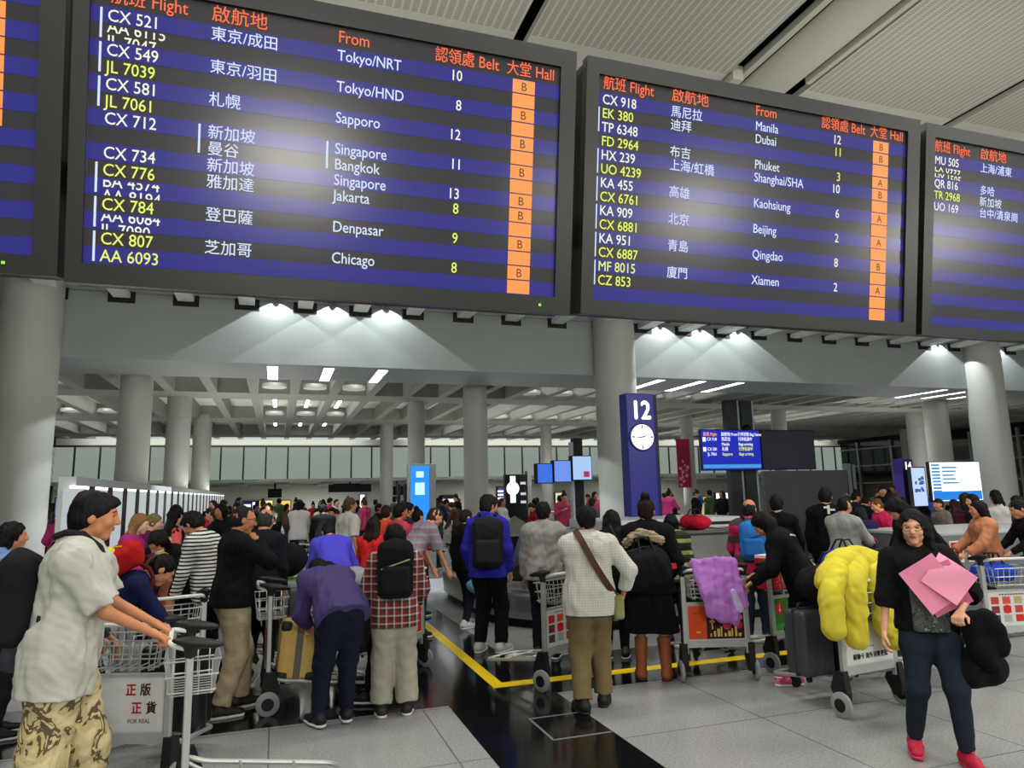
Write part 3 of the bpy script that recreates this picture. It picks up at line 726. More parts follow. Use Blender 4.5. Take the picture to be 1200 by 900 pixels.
# ================================================================ overhead flight boards
TILT = math.radians(9.0); BN = np.array([0, math.cos(TILT), math.sin(TILT)]); BU = np.array([0, -math.sin(TILT), math.cos(TILT)]); BP = np.array([0, 3.6, 2.70])
def on_b(px, py, off=0.):
    d = CAM_M.T @ np.array([(px-600)/F_PX, (450-py)/F_PX, 1.]); p0 = BP-BN*off; t = ((p0-CAM_O) @ BN)/(d @ BN)
    P = CAM_O+d*t; return np.array([P[0], (P-p0) @ BU])
def bpt(x, v, off=0.): return BP+np.array([x, 0, 0])+BU*v-BN*off
ORANGE, YEL, WHT, ICE = '#o', '#y', '#w', '#i'
EM = {ORANGE: mat('FF6A3C', emit=1.0), YEL: mat('E9F36A', emit=1.0), WHT: mat('F4F4DC', emit=1.0), ICE: mat('D5E2FF', emit=1.0)}
BEZ = mat('1C1C18', .35, spec=.4); SCREEN = mat('0A0A0C', .22, spec=.5, emit=0); BAND = mat('2520B4', .22, spec=.26, emit=.44); HALL = mat('FF9A40', .4, emit=.95); HALLT = mat('5A2408', .6, emit=.6)
BANDK = mat('201C20', .22, spec=.26, emit=1.0, key='bk')
def board(px_tl, px_br, pt_tl, pt_br, rows, bars, cols, label, hallx, halls, heads, led=None):
    """px = outer casing corners in the photograph, pt = lit screen corners; rows: (row, column, text, colour, clip)"""
    x0, v1 = px_tl; x1, v0 = px_br; sx0, sv1 = pt_tl; sx1, sv0 = pt_br
    root = empty('flight_board', tuple(bpt((x0+x1)/2, v0, 0)))
    off = Vector(root.location)
    def P(x, v, o=0.): return Vector(bpt(x, v, o))-off
    def slab(mb, xa, xb, va, vb, oa, ob):
        V = [P(x, v, o) for x in (xa, xb) for v in (va, vb) for o in (oa, ob)]
        mb.add(V, [(0, 1, 3, 2), (4, 6, 7, 5), (0, 4, 5, 1), (2, 3, 7, 6), (0, 2, 6, 4), (1, 5, 7, 3)])
    c = MB(); slab(c, x0+.012, x1-.012, v0+.012, v1-.012, -.22, .0)
    c.build('housing', mat('101010', .5), root)
    f = MB(); b = .02
    for (xa, xb, va, vb) in ((x0, x1, v0, sv0), (x0, x1, sv1, v1), (x0, sx0, sv0, sv1), (sx1, x1, sv0, sv1)): slab(f, xa, xb, va, vb, -.04, .028)
    f.build('bezel', BEZ, root)
    s = MB(); slab(s, sx0, sx1, sv0, sv1, 0, .006); scr = s.build('screen', BANDK, root)
    rt, rb = cols['top'], cols['bot']; rh = (rt-rb)/15
    for r in range(0, 15, 2):
        q = MB(); a, bb_ = rt-rh*r, rt-rh*(r+1); q.quad(P(sx0, bb_, .0075), P(sx1, bb_, .0075), P(sx1, a, .0075), P(sx0, a, .0075)); q.build('row_band', BAND, scr)
    U, W = Vector((1, 0, 0)), Vector(BU); nm = {'fl': 'flight_number', 'cn': 'origin_characters', 'en': 'origin_name', 'be': 'belt_number'}
    for (r, cn, t, colr, clip) in rows:
        x, al, sxx = cols[cn]; sz = rh*(1.0 if cn != 'cn' else .93)
        cy = rt-rh*(r-.5)-cols.get('dv', 0); dv = 0
        if clip == 'low': clip, dv = (-.3, .40), .34
        elif clip == 'high': clip, dv = (.36, 1.), -.50
        q = MB(); put_text(q, t, P(x, cy-rh*.36+dv*rh, .010), U, W, sz, sxx, al, clip if clip else None, bold=.005); q.build(nm[cn], EM[colr], scr)
    for (ra, rb_, cn) in bars:
        x = cols[cn]; a, bb_ = rt-rh*(ra-1+.12), rt-rh*(rb_-.12); q = MB(); q.quad(P(x, bb_, .010), P(x+.010, bb_, .010), P(x+.010, a, .010), P(x, a, .010)); q.build('group_bar', EM[ICE], scr)
    for (x, t, sxx) in heads: q = MB(); put_text(q, t, P(x, rt+rh*.30, .010), U, W, rh*1.10, sxx, 'l', bold=.005); q.build('column_heading', EM[ORANGE], scr)
    if hallx:
        for r, ch in enumerate(halls):
            h = MB(); a, bb_ = rt-rh*r-rh*.04, rt-rh*(r+1)+rh*.04; h.quad(P(hallx[0], bb_, .009), P(hallx[1], bb_, .009), P(hallx[1], a, .009), P(hallx[0], a, .009)); h.build('hall_cell', HALL, scr)
            if ch.strip(): ht = MB(); put_text(ht, ch, P((hallx[0]+hallx[1])/2, rt-rh*(r+.5)-rh*.30, .011), U, W, rh*.84, .95, 'c'); ht.build('hall_letter', HALLT, scr)
    if led:
        l = MB(); l.quad(P(led, v0+.04, .030), P(led+.014, v0+.04, .030), P(led+.014, v0+.052, .030), P(led, v0+.052, .030)); l.build('power_light', mat('66FF20', emit=2.), root)
    tag(root, label, 'flight board'); return root
def B(px, py): return on_b(px, py)
# left board
b1 = dict(); o = lambda x, y: B(x, y)[0]
tl, br = (o(77, 331), B(674, 63.3)[1]), (o(665.5, 367.5), .058)
stl, sbr = (o(97, 315), B(654, 80)[1]), (o(648, 352), B(648, 349)[1])
rt, rb = B(612, 94)[1], B(605, 345)[1]
cols = dict(top=rt, bot=rb, fl=(o(126, 35), 'l', .86), cn=(o(247, 45), 'l', .98), en=(o(395, 72), 'l', .84), be=(o(541, 92), 'r', .84), dv=0,
            b1=o(117, 45), b2=o(232, 175), b3=o(382, 180))
R1 = [(1, 'fl', 'CX 521', WHT, 0), (2, 'fl', 'AA 6115', WHT, 'low'), (2, 'fl', 'JL 7047', WHT, 'high'), (3, 'fl', 'CX 549', WHT, 0), (4, 'fl', 'JL 7039', YEL, 0), (5, 'fl', 'CX 581', WHT, 0), (6, 'fl', 'JL 7061', YEL, 0), (7, 'fl', 'CX 712', WHT, 0), (9, 'fl', 'CX 734', WHT, 0), (10, 'fl', 'CX 776', YEL, 0), (11, 'fl', 'BA 4574', WHT, 'low'), (11, 'fl', 'AA 8194', WHT, 'high'), (12, 'fl', 'CX 784', YEL, 0), (13, 'fl', 'AA 6084', WHT, 'low'), (13, 'fl', 'JL 7090', WHT, 'high'), (14, 'fl', 'CX 807', YEL, 0), (15, 'fl', 'AA 6093', YEL, 0)]
for r, c, e, n, k in ((1, '東京/成田', 'Tokyo/NRT', '10', WHT), (3, '東京/羽田', 'Tokyo/HND', '8', WHT), (5, '札幌', 'Sapporo', '12', WHT), (7, '新加坡', 'Singapore', '11', WHT), (8, '曼谷', 'Bangkok', '', WHT), (9, '新加坡', 'Singapore', '13', WHT), (10, '雅加達', 'Jakarta', '8', YEL), (12, '登巴薩', 'Denpasar', '9', YEL), (14, '芝加哥', 'Chicago', '8', YEL)):
    R1 += [(r, 'cn', c, ICE, 0), (r, 'en', e, ICE, 0)] + ([(r, 'be', n, k, 0)] if n else [])
board(tl, br, stl, sbr, R1, [(1, 2, 'b1'), (3, 4, 'b1'), (5, 6, 'b1'), (10, 11, 'b1'), (12, 13, 'b1'), (14, 15, 'b1'), (7, 8, 'b2'), (7, 8, 'b3')], cols,
      'large dark flight arrivals board whose first line is Tokyo/NRT', (o(600, 108), o(626, 110)), 'B B B B BB B B ', [(o(130, 8), '航班 Flight', .84), (o(248, 26), '啟航地', .98), (o(396, 47), 'From', .84), (o(509, 70), '認領處 Belt', .84), (o(593, 83), '大堂 Hall', .84)], led=o(629, 362))
# middle board
tl, br = (o(678, 368), B(1073, 142)[1]), (o(1069, 393.5), .071)
stl, sbr = (o(693, 352), B(1058, 155)[1]), (o(1055, 378), B(1054, 378)[1])
rt, rb = B(1031, 166)[1], B(1026, 376)[1]
cols = dict(top=rt, bot=rb, fl=(o(705, 120), 'l', .86), cn=(o(785, 135), 'l', .98), en=(o(884, 150), 'l', .84), be=(o(984, 166), 'r', .84), dv=0, b1=o(700, 135))
R2 = [(1, 'fl', 'CX 918', WHT, 0), (2, 'fl', 'EK 380', YEL, 0), (3, 'fl', 'TP 6348', WHT, 0), (4, 'fl', 'FD 2964', YEL, 0), (5, 'fl', 'HX 239', WHT, 0), (6, 'fl', 'UO 4239', YEL, 0), (7, 'fl', 'KA 455', WHT, 0), (8, 'fl', 'CX 6761', YEL, 0), (9, 'fl', 'KA 909', WHT, 0), (10, 'fl', 'CX 6881', YEL, 0), (11, 'fl', 'KA 951', WHT, 0), (12, 'fl', 'CX 6887', YEL, 0), (13, 'fl', 'MF 8015', YEL, 0), (14, 'fl', 'CZ 853', YEL, 0)]
for r, c, e, n, k in ((1, '馬尼拉', 'Manila', '12', WHT), (2, '迪拜', 'Dubai', '11', YEL), (4, '布吉', 'Phuket', '3', YEL), (5, '上海/虹橋', 'Shanghai/SHA', '10', WHT), (7, '高雄', 'Kaohsiung', '6', WHT), (9, '北京', 'Beijing', '2', WHT), (11, '青島', 'Qingdao', '8', WHT), (13, '廈門', 'Xiamen', '2', WHT)):
    R2 += [(r, 'cn', c, ICE, 0), (r, 'en', e, ICE, 0), (r, 'be', n, k, 0)]
board(tl, br, stl, sbr, R2, [(2, 3, 'b1'), (5, 6, 'b1'), (7, 8, 'b1'), (9, 10, 'b1'), (11, 12, 'b1'), (13, 14, 'b1')], cols,
      'large dark flight arrivals board whose first line is Manila', (o(1022, 170), o(1040, 172)), 'BB AB A A B A  ', [(o(706, 103), '航班 Flight', .84), (o(786, 118), '啟航地', .98), (o(884, 135), 'From', .84), (o(961, 149), '認領處 Belt', .84), (o(1018, 159), '大堂 Hall', .84)])
# right board
W0 = tl[0]; x0 = o(1076, 392)
tl, br = (x0, B(1082, 145)[1]), (x0+2.53, .083)
stl, sbr = (o(1087, 379), B(1092, 162)[1]), (x0+2.43, B(1086, 381)[1])
rt = B(1092, 180)[1]; rb = rt-(B(1031, 166)[1]-B(1026, 376)[1])
cols = dict(top=rt, bot=rb, fl=(o(1094, 188), 'l', .86), cn=(o(1147, 200), 'l', .98), en=(x0+1.36, 'l', .84), be=(x0+2.0, 'r', .84), dv=0, b1=o(1089, 190))
R3 = [(1, 'fl', 'MU 505', WHT, 0), (2, 'fl', 'LX 0999', WHT, 'low'), (2, 'fl', 'HY 1505', WHT, 'high'), (3, 'fl', 'QR 816', WHT, 0), (4, 'fl', 'TR 2968', YEL, 0), (5, 'fl', 'UO 169', WHT, 0), (1, 'cn', '上海/浦東', ICE, 0), (3, 'cn', '多哈', ICE, 0), (4, 'cn', '新加坡', ICE, 0), (5, 'cn', '台中/清泉崗', ICE, 0)]
board(tl, br, stl, sbr, R3, [(1, 2, 'b1')], cols, 'dark flight arrivals board at the right edge with five flights, first MU 505', None, '', [(o(1094, 170), '航班 Flight', .84), (o(1147, 182), '啟航地', .98)])
# sliver of the far left board
x1 = o(69, 325)
tl, br = (x1-2.51, 1.53), (x1, B(69, 325)[1])
stl, sbr = (x1-2.41, 1.44), (o(40, 296), B(40, 300)[1])
rt, rb = 1.39, .17
cols = dict(top=rt, bot=rb, fl=(x1-2.3, 'l', .86), cn=(x1-1.8, 'l', .98), en=(x1-1.1, 'l', .84), be=(x1-.6, 'r', .84))
board(tl, br, stl, sbr, [], [], cols, 'dark flight board cut off by the left edge of the frame', (o(-22, 120), o(4, 120)), '        ', [], led=o(4, 318))
# ================================================================ carousel, signs and screens
def ring_pts(x0, x1, y0, y1, r, n=10):
    out = []
    for cx, cy, a0 in ((x1-r, y1-r, 0), (x0+r, y1-r, 90), (x0+r, y0+r, 180), (x1-r, y0+r, 270)):
        for i in range(n+1):
            a = math.radians(a0+90*i/n); out.append((cx+r*math.cos(a), cy+r*math.sin(a)))
    return out
def loop_surface(mb, loops, sm=True, cap=False):
    n = len(loops[0]); V = [p for L in loops for p in L]; Fc = []
    for i in range(len(loops)-1):
        for j in range(n): Fc.append((i*n+j, i*n+(j+1) % n, (i+1)*n+(j+1) % n, (i+1)*n+j))
    if cap: Fc.append(tuple((len(loops)-1)*n+j for j in range(n)))
    mb.add(V, Fc, sm)
def belt_mat():
    m = bpy.data.materials.new('m_belt'); m.use_nodes = True
    N, L = m.node_tree.nodes, m.node_tree.links; b = N['Principled BSDF']; b.inputs['Roughness'].default_value = .35; b.inputs['Metallic'].default_value = .3
    tc = N.new('ShaderNodeTexCoord'); sp = N.new('ShaderNodeSeparateXYZ'); L.new(tc.outputs['Object'], sp.inputs[0])
    ad = N.new('ShaderNodeMath'); ad.operation = 'MULTIPLY_ADD'; ad.inputs[1].default_value = .6; L.new(sp.outputs[1], ad.inputs[0]); L.new(sp.outputs[0], ad.inputs[2])
    a = N.new('ShaderNodeMath'); a.operation = 'MULTIPLY_ADD'; a.inputs[1].default_value = 3.4; a.inputs[2].default_value = 80; L.new(ad.outputs[0], a.inputs[0])
    f = N.new('ShaderNodeMath'); f.operation = 'FRACT'; L.new(a.outputs[0], f.inputs[0])
    r = N.new('ShaderNodeValToRGB'); e = r.color_ramp.elements; e[0].color = lin('6C6E6E'); e[1].color = lin('3C3E3E'); e[1].position = .9; L.new(f.outputs[0], r.inputs[0]); L.new(r.outputs[0], b.inputs['Base Color'])
    return m
BELT = belt_mat()
def carousel(x0, x1, y0, y1, label, wdt=1.25, isl=True):
    t = empty('baggage_carousel', ((x0+x1)/2, (y0+y1)/2, 0)); c = t.location
    R_ = lambda d, z, r: [(x-c.x, y-c.y, z) for x, y in ring_pts(x0+d, x1-d, y0+d, y1-d, max(r-d, .25))]
    r = 1.7
    mb = MB(); loop_surface(mb, [R_(.10, 0, r), R_(.10, .12, r), R_(.12, .12, r)]); mb.build('plinth', BLACK, t)
    mb = MB(); loop_surface(mb, [R_(.02, .12, r), R_(0, .40, r), R_(.02, .44, r), R_(.10, .45, r)]); mb.build('skirt', STEEL, t)
    mb = MB(); loop_surface(mb, [R_(.10, .445, r), R_(wdt, .60, r)]); mb.build('belt', BELT, t)
    mb = MB(); loop_surface(mb, [R_(wdt, .58, r), R_(wdt+.02, .70, r), R_(wdt+.14, 1.05, r), R_(wdt+.22, 1.09, r), R_(wdt+.22, 1.09, r)], cap=True); mb.build('island', STEELD if isl else STEEL, t)
    mb = MB(); loop_surface(mb, [R_(wdt+.13, 1.04, r), R_(wdt+.10, 1.07, r), R_(wdt+.16, 1.11, r), R_(wdt+.22, 1.10, r)]); mb.build('rim', STEEL, t)
    tag(t, label, 'baggage carousel'); return t
carousel(2.75, 8.5, 8.25, 13.6, 'steel baggage carousel behind the yellow line under the 12 pillar')
carousel(13.6, 26, 8.6, 13.4, 'steel baggage carousel at the right below the pale screens')
carousel(5.6, 13.5, 21.6, 26, 'steel baggage carousel far behind the 12 pillar')
# plinth of the 12 pillar on the island
t = empty('sign_plinth', (6.7, 11.3, 1.09)); mb = MB(); mb.bb((-1.5, -.72, 0), (1.2, .9, .17), .01); mb.build('top_slab', mat('C2C6C8', .4), t)
mb = MB(); mb.bb((-1.49, -.73, .05), (1.19, .91, .10)); mb.build('dark_band', DARK, t)
tag(t, 'low white plinth on the carousel island under the 12 pillar', 'plinth')
# pillar sign 12 with clock
NAVY = mat('22258C', .35, spec=.4)
def face_panel(px, py, Y): return at_y(px, py, Y)
p0 = at_y(740, 604, 12.); p1 = at_y(773, 602, 12.); w = p1[0]-p0[0]; zt = at_y(755, 461, 12.)[2]; z0 = 1.26
t = empty('pillar_sign', ((p0[0]+p1[0])/2, 12.2, z0)); hh = zt-z0
mb = MB(); mb.bb((-w/2, -.2, 0), (w/2, .1, hh), .015); mb.build('body', NAVY, t)
mb = MB(); mb.bb((w/2, -.19, 0), (w/2+.07, .1, hh-.02)); mb.build('edge', mat('15163A', .4), t)
U, W = Vector((1, 0, 0)), Vector((0, 0, 1))
mb = MB(); put_text(mb, '12', (0, -.206, hh-.50), U, W, .50, .88, 'c', bold=.03); mb.build('number', mat('FFF6E8', emit=1.6), t)
mb = MB(); mb.lathe([(.27, 0), (.275, .02), (.255, .03), (.255, .03)], (0, -.20, hh-.86), 40, 'y', Matrix.Rotation(math.pi, 3, 'Z')); ck = mb.build('clock', mat('2A2C70', .3), t)
mb = MB(); mb.lathe([(.245, 0), (.245, .034), (.24, .035)], (0, -.20, hh-.86), 40, 'y', Matrix.Rotation(math.pi, 3, 'Z')); mb.build('clock_face', mat('FFFFFF', emit=1.4), ck)
mb = MB()
for k in range(12):
    a = math.radians(30*k); r0 = .17 if k % 3 == 0 else .205; d = Vector((math.sin(a), 0, math.cos(a))); s_ = Vector((math.cos(a), 0, -math.sin(a)))*(.012 if k % 3 == 0 else .006); c = Vector((0, -.238, hh-.86))
    mb.quad(c+d*r0-s_, c+d*r0+s_, c+d*.23+s_, c+d*.23-s_)
mb.build('hour_marks', BLACK, ck)
for a, ln, wd in ((262, .13, .012), (75, .20, .008)):
    a = math.radians(a); d = Vector((math.sin(a), 0, math.cos(a))); s_ = Vector((math.cos(a), 0, -math.sin(a)))*wd; c = Vector((0, -.240, hh-.86)); mb = MB(); mb.quad(c-d*.05-s_, c-d*.05+s_, c+d*ln+s_*.5, c+d*ln-s_*.5); mb.build('clock_hand', BLACK, ck)
tag(t, 'tall navy pillar sign with a lit number 12 over a round clock', 'pillar sign')
p = at_y(1057, 538, 14.5); t = empty('pillar_sign', (p[0], 14.5, .0)); mb = MB(); mb.bb((-.19, -.15, 0), (.19, .15, p[2]), .01); mb.build('body', mat('2A1E58', .4), t)
mb = MB(); put_text(mb, '14', (0, -.16, p[2]-.28), U, W, .28, .88, 'c', bold=.03); mb.build('number', mat('FFFFFF', emit=1.6), t); tag(t, 'dark purple pillar sign with a lit number 14', 'pillar sign')
# screens
def screen_box(name, x0, x1, z0, z1, y, depth=.10, bez=.03, m=None, parent=None, org=None):
    o_ = org or Vector((0, 0, 0)); mb = MB(); mb.bb((x0-o_.x, y-o_.y, z0-o_.z), (x1-o_.x, y+depth-o_.y, z1-o_.z), .01); mb.build('casing', DARK, parent)
    mb = MB(); mb.bb((x0+bez-o_.x, y-.006-o_.y, z0+bez-o_.z), (x1-bez-o_.x, y-.001-o_.y, z1-bez-o_.z)); return mb.build('screen', m, parent)
# pair of screens on two dark posts
YS = 18.; K = 1.5; a = at_y(820, 503, YS); b = at_y(957, 550, YS); mid = at_y(890, 503, YS)[0]
t = empty('screen_stand', (at_y(866, 480, YS+.4)[0], YS+.4, 0)); org = t.location
for x in (at_y(855, 480, YS+.4)[0], at_y(872, 480, YS+.4)[0]):
    mb = MB(); mb.bb((x-.2-org.x, -.10, 0), (x+.2-org.x, .12, 4.48)); mb.build('post', mat('34383A', .5), t)
    mb = MB(); mb.bb((x+.2-org.x, -.11, 0), (x+.26-org.x, .12, 4.48)); mb.build('post_trim', mat('A8ACAE', .4), t)
s1 = screen_box('s', a[0], mid, b[2], a[2], YS, m=mat('0824C8', .3, emit=.75), parent=t, org=org)
s2 = screen_box('s', mid+.01, b[0], b[2], a[2], YS, m=mat('1B1B30', .25, spec=.5), parent=t, org=org)
x = a[0]-org.x; z = a[2]-org.z; mb = MB(); ml = MB(); my = MB(); wd = mid-a[0]
for i, (c1, c2, c3) in enumerate((('航班 Flight', '啟航地 From', '行李狀態 Bag Status'), ('CX 918', '馬尼拉', '行李抵達中'), ('', 'Manila', 'Bags arriving'), ('CX 581', '札幌', '行李抵達中'), ('JL 7061', 'Sapporo', 'Bags arriving'))):
    zz = z-.19-i*.15; put_text(ml if i == 0 else mb, c1, (x+.22 if i else x+.10, -.409, zz), U, W, .128, .85, bold=.01); put_text(mb if i < 4 else my, c2, (x+wd*.34, -.409, zz), U, W, .128, .85, bold=.01); put_text(mb if i in (0, 1, 2) else my, c3, (x+wd*.62, -.409, zz), U, W, .128, .80, bold=.01)
for r in (1, 3): 
    zz = z-.19-r*.15; mb.quad((x+.07, -.409, zz-.03), (x+.18, -.409, zz-.03), (x+.18, -.409, zz+.10), (x+.07, -.409, zz+.10))
mb.build('lettering', mat('F4F6FF', emit=1.2), s1); ml.build('heading_lettering', mat('FFB060', emit=1.1, key='h'), s1); my.build('yellow_lettering', mat('E8F060', emit=1.1, key='y'), s1)
mb = MB(); mb.quad((x+.04, -.409, b[2]-org.z+.07), (x+wd-.05, -.409, b[2]-org.z+.07), (x+wd-.05, -.409, b[2]-org.z+.18), (x+.04, -.409, b[2]-org.z+.18)); mb.build('ticker', mat('4AA0E8', emit=.9), s1)
mb = MB(); mb.lathe([(.06, 0), (.14, .02), (.15, .10), (.10, .17), (.02, .19)], (.15, -.1, z+.0), 20); mb.build('camera_dome', BLACK, t)
tag(t, 'two dark posts carrying one lit blue flight screen and one blank screen', 'screen stand')
# trio of screens on a post
a = at_y(628, 543, 16.); b = at_y(692, 562, 16.); px_ = at_y(676, 520, 16.3)[0]
t = empty('screen_stand', (px_, 16.3, 0)); org = t.location
mb = MB(); mb.bb((-.13, -.05, 0), (.13, .1, 3.1)); mb.build('post', mat('23272A', .5), t); mb = MB(); mb.bb((-.19, -.06, 0), (-.13, .1, 3.0)); mb.build('post_trim', mat('C8CCD0', .4), t)
for i, (c_, xa, xb, za, zb) in enumerate((('3B6FE0', a[0], a[0]+.42, 1.97, 2.46), ('6E95EE', a[0]+.43, a[0]+.90, 1.99, 2.53), ('A9CBF5', a[0]+.91, b[0]+.0, 2.03, 2.64))):
    sc = screen_box('s', xa, xb, za, zb, 15.95-.03*i, m=mat(c_, emit=1.0, key='s'), parent=t, org=org, depth=.22, bez=.02)
    if i == 2: mb = MB(); mb.bb((xa+.3-org.x, -.425, za+.08-org.z), (xb-.08-org.x, -.42, za+.22-org.z)); mb.build('picture', mat('C83C78', emit=.7), sc)
tag(t, 'dark post with three lit blue screens in a row at different heights', 'screen stand')
# dark partition
a = at_y(893, 552, 14.4); b = at_y(990, 547, 14.4); t = empty('dark_partition', ((a[0]+b[0])/2, 14.4, 0)); w = b[0]-a[0]
mb = MB(); mb.bb((-w/2, -.05, 0), (w/2, .05, a[2]), .005); mb.build('board', mat('303432', .35, spec=.45), t); mb = MB(); mb.bb((w/2, -.07, 0), (w/2+.12, .07, b[2]+.08)); mb.bb((w/2+.16, -.07, 0), (w/2+.26, .07, b[2]+.05)); mb.build('post', STEELD, t)
tag(t, 'dark grey free-standing partition board below the blank screen', 'partition')
# lit screens at the right
a = at_y(1066, 547, 14.); b = at_y(1087, 578, 14.); t = empty('lit_screen', ((a[0]+b[0])/2, 14., 0)); org = t.location; sc = screen_box('s', a[0], b[0], b[2]-.35, a[2], 14., m=mat('BBD0F4', emit=1.1), parent=t, org=org)
mb = MB(); 
rs = random.Random(4)
for i in range(14): x = rs.uniform(-.22, .1); z = rs.uniform(b[2], a[2]-.25); mb.quad((x, -.008, z), (x+rs.uniform(.05, .12), -.008, z), (x+.08, -.008, z+.08), (x, -.008, z+.07))
mb.build('picture', mat('4560A8', emit=.8), sc); mb = MB(); mb.bb((-.05, .1, 0), (.05, .18, 1.6)); mb.build('post', DARK, t); tag(t, 'smaller lit pale screen with dark figures right of the 14 pillar', 'screen')
a = at_y(1088, 541, 13.9); b = at_y(1152, 580, 13.9); t = empty('lit_screen', ((a[0]+b[0])/2, 13.9, 0)); org = t.location; w = b[0]-a[0]; sc = screen_box('s', a[0], b[0], b[2]-.15, a[2], 13.9, m=mat('EAF4FF', emit=1.5), parent=t, org=org, bez=.02)
mb = MB()
for i in range(9): z = a[2]-.09-i*.085; mb.quad((-w/2+.06, -.008, z-.03), (-w/2+.35, -.008, z-.03), (-w/2+.35, -.008, z+.02), (-w/2+.06, -.008, z+.02))
for i in range(5): z = a[2]-.15-i*.10; mb.quad((-w/2+.42, -.008, z-.03), (-w/2+rs.uniform(.7, 1.2), -.008, z-.03), (-w/2+.9, -.008, z+.012), (-w/2+.42, -.008, z+.012))
mb.build('row_lettering', mat('4F93CF', emit=.9, key='r'), sc); mb = MB(); mb.quad((-w/2+.04, -.007, b[2]-.11), (w/2-.04, -.007, b[2]-.11), (w/2-.04, -.007, b[2]+.12), (-w/2+.04, -.007, b[2]+.12)); mb.build('footer_band', mat('1C86E8', emit=1.), sc)
mb = MB(); mb.bb((-.05, .1, 0), (.05, .18, 1.5)); mb.build('post', DARK, t); tag(t, 'large bright white and blue screen in front of the right column', 'screen')
# blue advertising pillar
a = at_y(480, 546, 15.); b = at_y(503, 600, 15.); c = at_y(511, 546, 15.); t = empty('advertising_pillar', ((a[0]+c[0])/2, 15, 0)); w = c[0]-a[0]; ws = b[0]-a[0]
mb = MB(); mb.bb((-w/2, 0, 0), (w/2, .35, a[2]+.04), .01); mb.build('casing', mat('7E8486', .4, .4), t); mb = MB(); mb.quad((-w/2+.02, -.004, .9), (-w/2+ws, -.004, .9), (-w/2+ws, -.004, a[2]), (-w/2+.02, -.004, a[2])); sc = mb.build('screen', mat('1689EE', emit=1.2), t)
mb = MB(); mb.quad((-w/2+.14, -.008, a[2]-.25), (-w/2+ws-.12, -.008, a[2]-.25), (-w/2+ws-.12, -.008, a[2]-.12), (-w/2+.14, -.008, a[2]-.12)); mb.quad((-w/2+.12, -.008, a[2]-.62), (-w/2+ws-.1, -.008, a[2]-.62), (-w/2+ws-.1, -.008, a[2]-.36), (-w/2+.12, -.008, a[2]-.36)); mb.build('panel_highlight', mat('BDE6FF', emit=1.3), sc)
for x in (-w/2-.22, -w/2-.08): mb = MB(); mb.bb((x-.035, .05, 0), (x+.035, .12, 2.0)); mb.build('post', BLACK, t)
tag(t, 'lit bright blue advertising pillar in the middle of the crowd', 'advertising pillar')
# watch advertisement
a = at_y(592, 556, 19.); b = at_y(617, 592, 19.); t = empty('advertising_screen', ((a[0]+b[0])/2, 19, 0)); w = b[0]-a[0]
mb = MB(); mb.bb((-w/2, 0, 0), (w/2, .2, a[2]), .01); mb.build('casing', mat('14151C', .3), t); mb = MB(); mb.bb((w/2+.03, -.05, 0), (w/2+.15, .2, a[2]+.1)); mb.build('post', STEEL, t)
mb = MB(); mb.lathe([(.19, -.0), (.19, .006)], (-.09, -.002, a[2]-.40), 24, 'y', Matrix.Rotation(math.pi, 3, 'Z')); mb.bb((-.17, -.006, a[2]-.80), (-.01, -.002, a[2]-.05)); mb.build('picture', mat('FFFFFF', emit=1.4), t)
mb = MB()
for z in (.25, .55, .78): mb.bb((.14, -.006, a[2]-z-.04), (.30, -.002, a[2]-z+.03))
mb.build('lettering', mat('D8D8E8', emit=.9), t); tag(t, 'black advertising screen showing a glowing white round watch', 'advertising screen')
# red banner hung on a column
a = at_y(797, 514, 22.9); b = at_y(813, 571, 22.9); t = empty('hanging_banner', ((a[0]+b[0])/2, 23.12, b[2])); w = b[0]-a[0]+.1; mb = MB(); mb.bb((-w/2, -.02, 0), (w/2, .02, a[2]-b[2])); mb.build('cloth', mat('A8204E', .7), t)
mb = MB()
for i in range(16): x = rs.uniform(-w/2+.05, w/2-.16); z = rs.uniform(.05, (a[2]-b[2])*.55); mb.lathe([(rs.uniform(.03, .07), 0), (.02, .006)], (x+.05, -.02, z), 10, 'y', Matrix.Rotation(math.pi, 3, 'Z'))
mb.build('flower_print', mat('E8A0BC', .7), t); tag(t, 'crimson banner with pink flowers hanging on a column', 'banner')
# shop fronts on the rear wall
def shop(px0, py0, px1, py1, Y, col, em, label, writing=None, name='shop_sign'):
    a = at_y(px0, py0, Y); b = at_y(px1, py1, Y); t = empty(name, ((a[0]+b[0])/2, Y, 0)); w = b[0]-a[0]
    mb = MB(); mb.bb((-w/2, 0, b[2]), (w/2, .15, a[2])); mb.build('box', DARK, t); mb = MB(); mb.bb((-w/2+.05, -.02, b[2]+.04), (w/2-.05, 0, a[2]-.04)); sc = mb.build('face', mat(col, emit=em, key='shop') if em else mat(col, .5), t)
    if writing:
        mb = MB()
        for (x0, x1, z0, z1) in writing: mb.bb((-w/2+w*x0, -.03, b[2]+(a[2]-b[2])*z0), (-w/2+w*x1, -.02, b[2]+(a[2]-b[2])*z1))
        mb.build('lettering', mat('F8F8FF', emit=1.3, key='sl'), sc)
    if Y < 34: mb = MB(); mb.bb((-.04, .05, 0), (.04, .12, b[2]+.05)); mb.build('post', DARK, t)
    elif Y < 38: mb = MB(); mb.bb((-.04, .05, a[2]-.05), (.04, .12, 2.52)); mb.build('hanger', DARK, t)
    tag(t, label, 'sign'); return t
shop(278, 587, 303, 606, 40.84, '182868', .5, 'navy shop sign with white lettering at the far left rear', [(.1, .62, .62, .78), (.22, .5, .38, .5), (.7, .95, .1, .9)])
shop(303, 586, 320, 606, 40.84, 'FFE080', 1.2, 'left one of two glowing yellow shop panels in the rear'); shop(327, 586, 341, 606, 40.84, 'F4C060', 1.1, 'right one of two glowing yellow shop panels in the rear')
